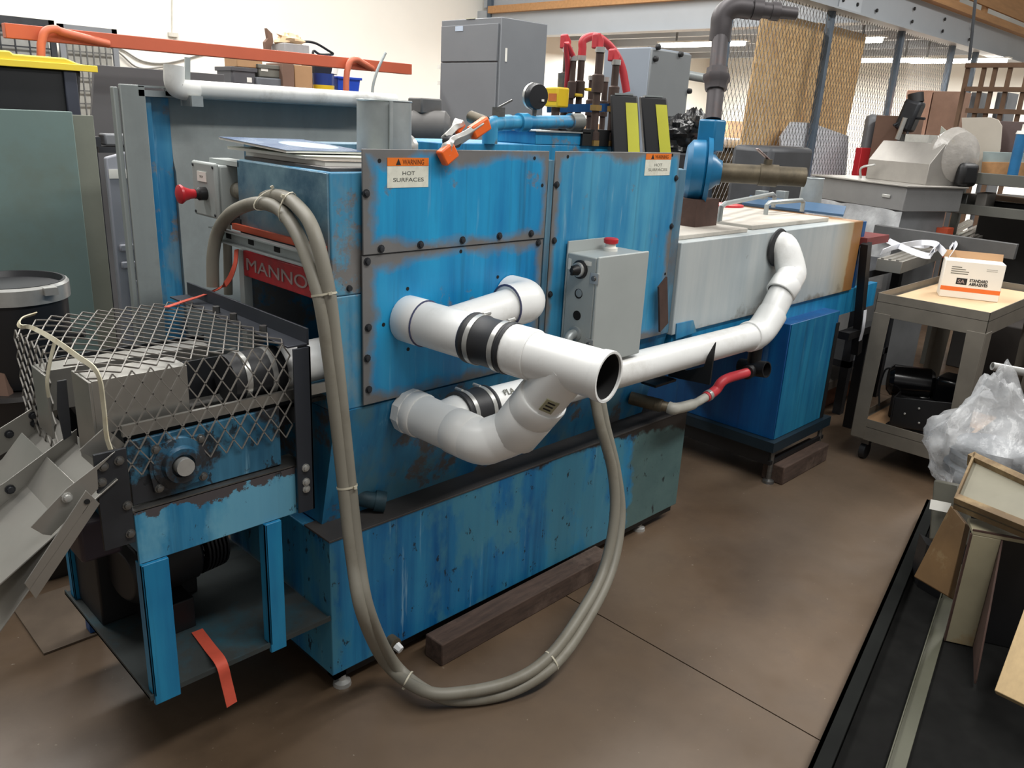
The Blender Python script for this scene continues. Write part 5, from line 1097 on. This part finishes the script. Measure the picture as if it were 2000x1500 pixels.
solo('red_offcut', 'small orange-red block behind the grey bar', 'block', MB().box(*(lambda p: (p.x, p.x+.12, p.y-.05, p.y+.02, .90, p.z))(at(1836, 445, d=5.4))), orangeband_m)
sp_ = [((1712, 458), (1745, 475), (1790, 494), (1818, 500), (1822, 486)), ((1722, 492), (1750, 482), (1800, 474), (1830, 478), (1818, 492)), ((1740, 470), (1790, 466), (1850, 470), (1866, 480), (1858, 496)), ((1765, 472), (1800, 480), (1822, 476), (1835, 484), (1845, 495)), ((1830, 488), (1840, 476), (1858, 478), (1852, 492))]
t = thing('strap_bundle', 'tangled bundle of white straps on the extrusions behind the cart', 'strap', at(1790, 490, z=.98))
for s_ in sp_: part(t, 'strap', MB().ribbon(cr([at(u, v, z=1.0+.02*k) for k, (u, v) in enumerate(s_)], 5), .035, .004, V((.3, -.3, .9))), foam_m)
solo('white_strap', 'white strap end hanging below the outfeed frame', 'strap', MB().ribbon(cr([at(1690, 606, y=-.07), at(1686, 640, y=-.075), at(1680, 665, y=-.07)], 5), .035, .003, V((1, 0, 0))), foam_m)
solo('timber_skid', 'reddish timber skid on floor behind the stand', 'timber', MB().box(3.7, 4.28, .25, .40, 0, .14), plain('red_timber', (120, 76, 52), .8, 0, .15), None, .005)
solo('timber_skid', 'pale steel sheet stack on the reddish timber skid', 'sheet', MB().box(3.66, 4.3, .20, .60, .145, .20), plain('pale_sheet', (150, 142, 134), .5, .3), None, .003)

solo('dark_cabinet', 'low dark cabinet under and behind the storage rack', 'cabinet', MB().box(XR+.62, XR+1.1, -2.0, .1, 0, 1.28), plain('dark_cabinet', (64, 62, 60), .6, 0, .1), None, .006)
solo('dark_carton', 'dark carton on floor between rack legs behind the cart', 'carton', MB().box(4.35, 4.8, -.85, -.35, 0, .62), plain('dark_carton', (52, 46, 42), .8, 0, .15), None, .01)
solo('dark_carton', 'wide dark crate on floor right of the cart rear', 'carton', MB().box(4.25, 4.75, -1.75, -.95, 0, .75), plain('dark_carton2', (44, 42, 40), .8, 0, .15), None, .01)
solo('brown_carton', 'brown carton on floor behind the steel tube', 'carton', MB().box(3.3, 3.75, -1.55, -1.02, 0, .40), cardd_m, None, .006)
solo('motor_casting', 'grimy dark casting on the lower shelf of the low bench', 'motor', MB().lathe((3.85, .62, .43), (1, -.2, 0), [(0, 0), (0, .07), (.03, .09), (.25, .09), (.28, .05), (.36, .05), (.36, 0)], 20), dark_m)
# ================================================================== CART
cx0, cx1, cy0, cy1, ct = 3.095, 4.14, -.725, -.205, .90
t = thing('utility_cart', 'grey-brown two-tray utility cart with carton on top', 'cart', (3.6, -.46, 0))
def tray(z0, z1, name, lab):
    m = MB().box(cx0, cx1, cy0, cy1, z0+.07, z0+.074)
    for b_ in ((cx0, cx0+.004, cy0, cy1), (cx1-.004, cx1, cy0, cy1), (cx0, cx1, cy0, cy0+.004), (cx0, cx1, cy1-.004, cy1)): m.box(*b_, z0, z1)
    return part(t, name, m, cart_m, lab, .001)
tray(.785, ct, 'top_tray', 'deep lipped top tray'); tray(.125, .24, 'bottom_tray', 'bottom tray')
for x, sx in ((cx0, 1), (cx1, -1)):
    for y, sy in ((cy0, 1), (cy1, -1)):
        m = MB().prism([(x-.003*sx, y, .80), (x-.003*sx, y+.082*sy, .80), (x-.003*sx, y+.07*sy, .30), (x-.003*sx, y+.068*sy, .13), (x-.003*sx, y, .13)], (.004*sx, 0, 0)).box(x, x+.09*sx, y-.003*sy, y+.001*sy, .13, .80)
        part(t, 'leg', m, cart_m, None, .001)
        cst = part(t, 'caster', MB().cyl((x+.07*sx, y+.06*sy-.015, .045), (x+.07*sx, y+.06*sy+.015, .045), .045, n=20), rubber_m)
        part(cst, 'fork', MB().box(x+.05*sx, x+.09*sx, y+.06*sy-.022, y+.06*sy+.022, .085, .20), steel_m)
solo('kraft_liner', 'creased kraft paper lining the cart top tray', 'paper', MB().box(cx0+.03, cx1-.02, cy0+.02, cy1-.02, .860, .864), kraft_m)
solo('kraft_liner', 'cardboard lining the bottom tray of the cart', 'paper', MB().box(cx0+.02, cx1-.3, cy0+.02, cy1-.02, .200, .206), card_m)
bl_ = at(1833, 578, z=.865); br_ = at(1949, 591, z=.865); bx = (br_-bl_); bw = bx.length; bx.normalize(); by = V((-bx.y, bx.x, 0)); by = by if by.x > 0 else -by
bh = .192; bd = .13
t = thing('carton', 'white carton with orange stripe and black logo open on the cart top', 'carton', (bl_+br_)/2)
part(t, 'body', MB().ob(bl_, bx*bw, by*bd, (0, 0, bh)), plain('white_carton', (240, 236, 226), .6, 0, .02), None, .003)
part(t, 'rear_flap', MB().ob(bl_+by*bd+V((0, 0, bh)), bx*bw, by*.004, V((0, 0, .035))+by*.02), card_m, 'brown raised flap')
part(t, 'orange_stripe', MB().ob(bl_-by*.0006+V((0, 0, .036)), bx*bw, by*.0006, (0, 0, .022)), plain('stripe_orange', (236, 116, 48), .5, 0, .03), 'orange stripe')
f0 = bl_-by*.0012
letters(t, 'lettering', 'STANDARD', f0+bx*bw*.46+V((0, 0, .090)), bx, Z, .016, .0006, ink_m, bw*.30, bold=.03)
letters(t, 'lettering', 'ABRASIVES', f0+bx*bw*.46+V((0, 0, .071)), bx, Z, .016, .0006, ink_m, bw*.31, bold=.03)
part(t, 'logo', MB().ob(f0+bx*bw*.24+V((0, 0, .072))+by*.0006, bx*bw*.18, by*.0006, (0, 0, .033)), ink_m, 'black logo block')
letters(t, 'logo_letters', 'SA', f0+bx*bw*.265+V((0, 0, .078))-by*.0003, bx, Z, .02, .0006, silver_m, bw*.12, bold=.02)
for k, l in enumerate((.17, .24, .30, .29)): part(t, 'small_print', MB().ob(f0+by*.0006+bx*bw*.12+V((0, 0, .158-k*.011)), bx*bw*l, by*.0006, (0, 0, .0045)), inkf_m)
for k in range(2): part(t, 'small_print', MB().ob(f0+by*.0006+bx*bw*.70+V((0, 0, .160-k*.008)), bx*bw*.18, by*.0006, (0, 0, .003)), plain('pale_ink', (190, 188, 180), .6))
solo('tape_roll', 'tan paper roll lying in far corner of the cart top', 'roll', MB().lathe((cx1-.2, cy1-.08, .865), Z, [(0, .05), (0, .06), (.08, .06), (.08, .05)], 20), kraft_m)
t = thing('black_pan', 'black folded steel pan with bright rivets on the cart bottom tray', 'pan', (3.4, -.5, .207))
part(t, 'front', MB().prism([at(u, v, x=3.17) for u, v in ((1748, 776), (1870, 788), (1868, 852), (1738, 832))], (.006, 0, 0)), black_m, None, .004)
part(t, 'side', MB().ob(at(1738, 834, x=3.17), at(1748, 776, x=3.17)-at(1738, 834, x=3.17), (.35, .05, 0), (0, .006, 0)), black_m)
part(t, 'floor_plate', MB().box(3.18, 3.5, -.68, -.34, .21, .216), black_m)
copies(t, 'rivet', MB().lathe((0, 0, 0), (-1, 0, 0), [(0, .006), (.003, .004), (.003, 0)], 10), bright_m, [at(u, v, x=3.168) for u, v in ((1767, 808), (1795, 798), (1795, 826))])
t = thing('black_motor', 'shiny black motor with cord on the cart bottom tray behind the black pan', 'motor', (3.55, -.45, .207))
q = at(1782, 745, x=3.42)
part(t, 'body', MB().lathe(q+V((-.04, .04, 0)), (.45, -.9, 0), [(-.07, 0), (-.07, .06), (-.05, .085), (.13, .085), (.15, .07), (.15, 0)], 24), plain('gloss_black', (16, 16, 18), .18), None)
part(t, 'base', MB().box(q.x-.10, q.x+.14, q.y-.22, q.y+.06, .207, q.z-.06), black_m, None, .01)
part(t, 'gearbox', MB().box(q.x-.05, q.x+.12, q.y-.28, q.y-.12, q.z-.07, q.z+.07), plain('gloss_black', (16, 16, 18)), None, .02)
part(t, 'cord', MB().tube(cr([q+V((-.05, .10, .06)), q+V((-.06, .13, .04)), q+V((-.06, .14, -.06)), q+V((-.07, .12, -.16))], 6), .005, 8), black_m)
part(t, 'grey_shaft', MB().cyl(q+V((-.07, -.03, -.10)), q+V((-.02, -.10, -.05)), .018, n=12), steel_m)

# ================================================================== RIGHT FOREGROUND
e1 = V((.981, .193, 0)); e2 = V((.193, -.981, 0)); O1 = V((.812, -1.115, 0))
def rp(s_, o_, z): return O1+e1*s_+e2*o_+V((0, 0, z))
t = thing('steel_skid', 'long dark steel skid on floor along lower right edge', 'skid', rp(.6, .15, 0))
blk = plain('skid_black', (18, 20, 18), .85, 0, .25, 8, Specular_IOR_Level=.2)
part(t, 'outer_channel', MB().ob(rp(-1.2, 0, 0), e1*3.1, e2*.012, (0, 0, .09)).ob(rp(-1.2, 0, .082), e1*3.1, e2*.05, (0, 0, .008)).ob(rp(-1.2, 0, 0), e1*3.1, e2*.05, (0, 0, .008)), blk, 'black outer channel', .001)
part(t, 'deck_plate', MB().ob(rp(-1.2, .05, .045), e1*3.1, e2*.50, (0, 0, .006)), plain('deck_plate', (22, 22, 21), .9, 0, .25, 14, Specular_IOR_Level=.15), 'dark deck plate')
part(t, 'angle_rail', MB().ob(rp(-1.2, .165, .052), e1*3.0, e2*.045, (0, 0, .012)).ob(rp(-1.2, .165, .052), e1*3.0, e2*.004, (0, 0, .03)), olive_m, 'olive angle rail', .001)
for k in range(4): part(t, 'cross_bar', MB().ob(rp(-1.0+k*.9, .05, 0), e1*.05, e2*.5, (0, 0, .044)), blk)
part(t, 'far_channel', MB().ob(rp(-1.2, .56, 0), e1*3.1, e2*.05, (0, 0, .09)), blk)
# cream frame box standing on the skid
cA = at(1846, 1252, z=.055); cB = at(1900, 1264, z=.055)
t = thing('open_crate', 'chipped cream painted crate standing open on the skid', 'crate', cA)
fx = (cB-cA); fx.z = 0; fw = fx.length; fx.normalize(); fy = V((-fx.y, fx.x, 0)); fy = fy if fy.x > 0 else -fy
hC = .40; dC = .55
# uprights and top rim of an open-fronted case running away to the right
part(t, 'end_board', MB().ob(cA, fx*fw, fy*.016, (0, 0, hC)), cream_m, 'cream end board', .002)
sideV = (at(2000, 1047, z=cA.z+hC)-at(1890, 1016, z=cA.z+hC)); 
part(t, 'top_board', MB().ob(cA+V((0, 0, hC)), fx*.42, fy*.10, (0, 0, .014)), cream_m, None, .002)
ce_ = at(1902, 1335, z=.07); cb_ = cA+fx*fw
part(t, 'side_sheet', MB().prism([cb_, cb_+V((0, 0, hC)), cb_+(ce_-cb_)*.55+V((0, 0, hC*.52)), ce_+V((0, 0, .02)), ce_], fx*.006), rustedge_m, 'thin rusty sheet edge', .001)
part(t, 'dark_inside', MB().ob(cA+fx*(fw+.008)+fy*.05, fx*.36, fy*.01, (0, 0, hC)), black_m)  # black sheet standing in for the shade inside the crate
part(t, 'rust_rim', MB().ob(cA+V((0, 0, hC+.012)), fx*.42, fy*.006, (0, 0, .006)).ob(cA-fx*.004, fx*.006, fy*.012, (0, 0, hC)), rustedge_m)
# tan drawer leaning behind, tray on top
def slab(pts, th):
    m = MB(); a, b, c_ = pts[0], pts[1], pts[3]; n = (b-a).cross(c_-a).normalized()
    if n.dot(CP-a) > 0: n = -n
    return m.prism(pts, n*th)
bq = [at(1784, 1126, d=2.86), at(1853, 1167, d=2.76), at(1886, 1022, d=2.72), at(1857, 986, d=2.86)]
solo('tan_drawer', 'stained tan drawer front leaning on the cream crate', 'drawer', slab(bq, .05), tan_m, None, .004)
aq = [at(1863, 972, d=2.66), at(2030, 1040, d=2.45), at(2040, 945, d=2.62), at(1902, 882, d=2.86)]
t = thing('glass_tray', 'shallow wooden rimmed tray with dull pale base tilted on top of tan drawer', 'tray', aq[0])
n_ = (aq[1]-aq[0]).cross(aq[3]-aq[0]).normalized()
if n_.dot(CP-aq[0]) < 0: n_ = -n_
part(t, 'base', MB().prism([p-n_*.02 for p in aq], -n_*.006), plain('dull_base', (128, 124, 108), .45, 0, .1, 5), 'dull pale base')
for i in range(4):
    a, b = aq[i], aq[(i+1) % 4]; c_ = (aq[0]+aq[2])/2; inn = (c_-(a+b)/2); inn = (inn-(b-a).normalized()*inn.dot((b-a).normalized())).normalized()
    wd_ = .028 if i in (0, 2) else .008
    part(t, 'rim', MB().ob(a, b-a, inn*wd_, -n_*.045), plain('worn_rim', (112, 90, 60), .7, 0, .2, 9, (150, 130, 94)), None, .001)
t = thing('grey_case', 'olive grey case with white label wedged under the tray', 'case', at(1842, 1030, d=3.0))
gq = [at(1812, 1055, d=3.0), at(1866, 1062, d=2.9), at(1875, 945, d=2.95), at(1822, 935, d=3.05)]
part(t, 'shell', slab(gq, .08), plain('olive_case', (86, 84, 74), .5), None, .01)
lq = [at(1815, 994, d=2.98), at(1854, 1002, d=2.93), at(1858, 983, d=2.93), at(1818, 975, d=2.98)]
part(t, 'label', MB().prism([p for p in lq], (CP-lq[0]).normalized()*.003), paper_m, 'white label')
part(t, 'black_base', MB().ob(V((gq[0].x-.0, gq[0].y, .052)), gq[1]-V((gq[0].x, gq[0].y, gq[1].z)), (.07, .05, 0), (0, 0, gq[0].z-.07)), black_m)
solo('wood_board', 'pale raw wood board leaning at lower right edge', 'board', slab([at(1942, 1348, d=2.30), at(2090, 1420, d=2.14), at(2090, 1110, d=2.40), at(2004, 1178, d=2.44)], .02), plain('raw_wood', (186, 160, 118), .7, 0, .08, 4, (150, 112, 66), sc=(2, 12, 12)), None, .002)
solo('steel_tube', 'short steel tube poking in from right edge beside the cart', 'tube', MB().hollow(at(2060, 738, d=3.6), at(1938, 715, d=3.6), .018, .014, .05, 16), bright_m)
solo('dark_crate', 'dark crate behind the plastic bag at right edge', 'crate', MB().box(2.76, 3.08, -1.5, -.92, 0, .55), plain('dark_crate', (40, 34, 30), .8), None, .01)
# clear bag with round dark parts
bc = at(1920, 880, d=3.15)
t = thing('coil_stack', 'dark round coils inside clear plastic bag', 'coil', (bc.x, bc.y, 0))
part(t, 'pedestal', MB().cyl((bc.x+.02, bc.y-.02, 0), (bc.x+.02, bc.y-.02, bc.z-.10), .10, n=24), dark_m)
for k in range(3): part(t, 'coil', MB().lathe((bc.x+.02*k, bc.y-.01*k, bc.z-.099+k*.042), Z, [(0, 0), (0, .115), (.006, .125), (.034, .125), (.04, .115), (.04, 0)], 28), plain('coil_grey', (70, 78, 86), .5), None)
bag = MB().ball((bc.x+.03, bc.y-.03, bc.z-.02), .215, .23, .25, 64, 44, .20, 11)
pk = at(1925, 760, d=3.2)
for p in bag.v:
    k = max(0, (p.z-bc.z-.06)/.2)
    if k > 0: p += (V((pk.x, pk.y, p.z))-p)*min(.7, k*.45); 
    if k > .55: p.z += .05*(k-.55)*4
solo('clear_bag', 'crinkled clear plastic bag over dark round coils at right', 'bag', bag, film('clear_bag_film', (214, 216, 218), .36, .2))
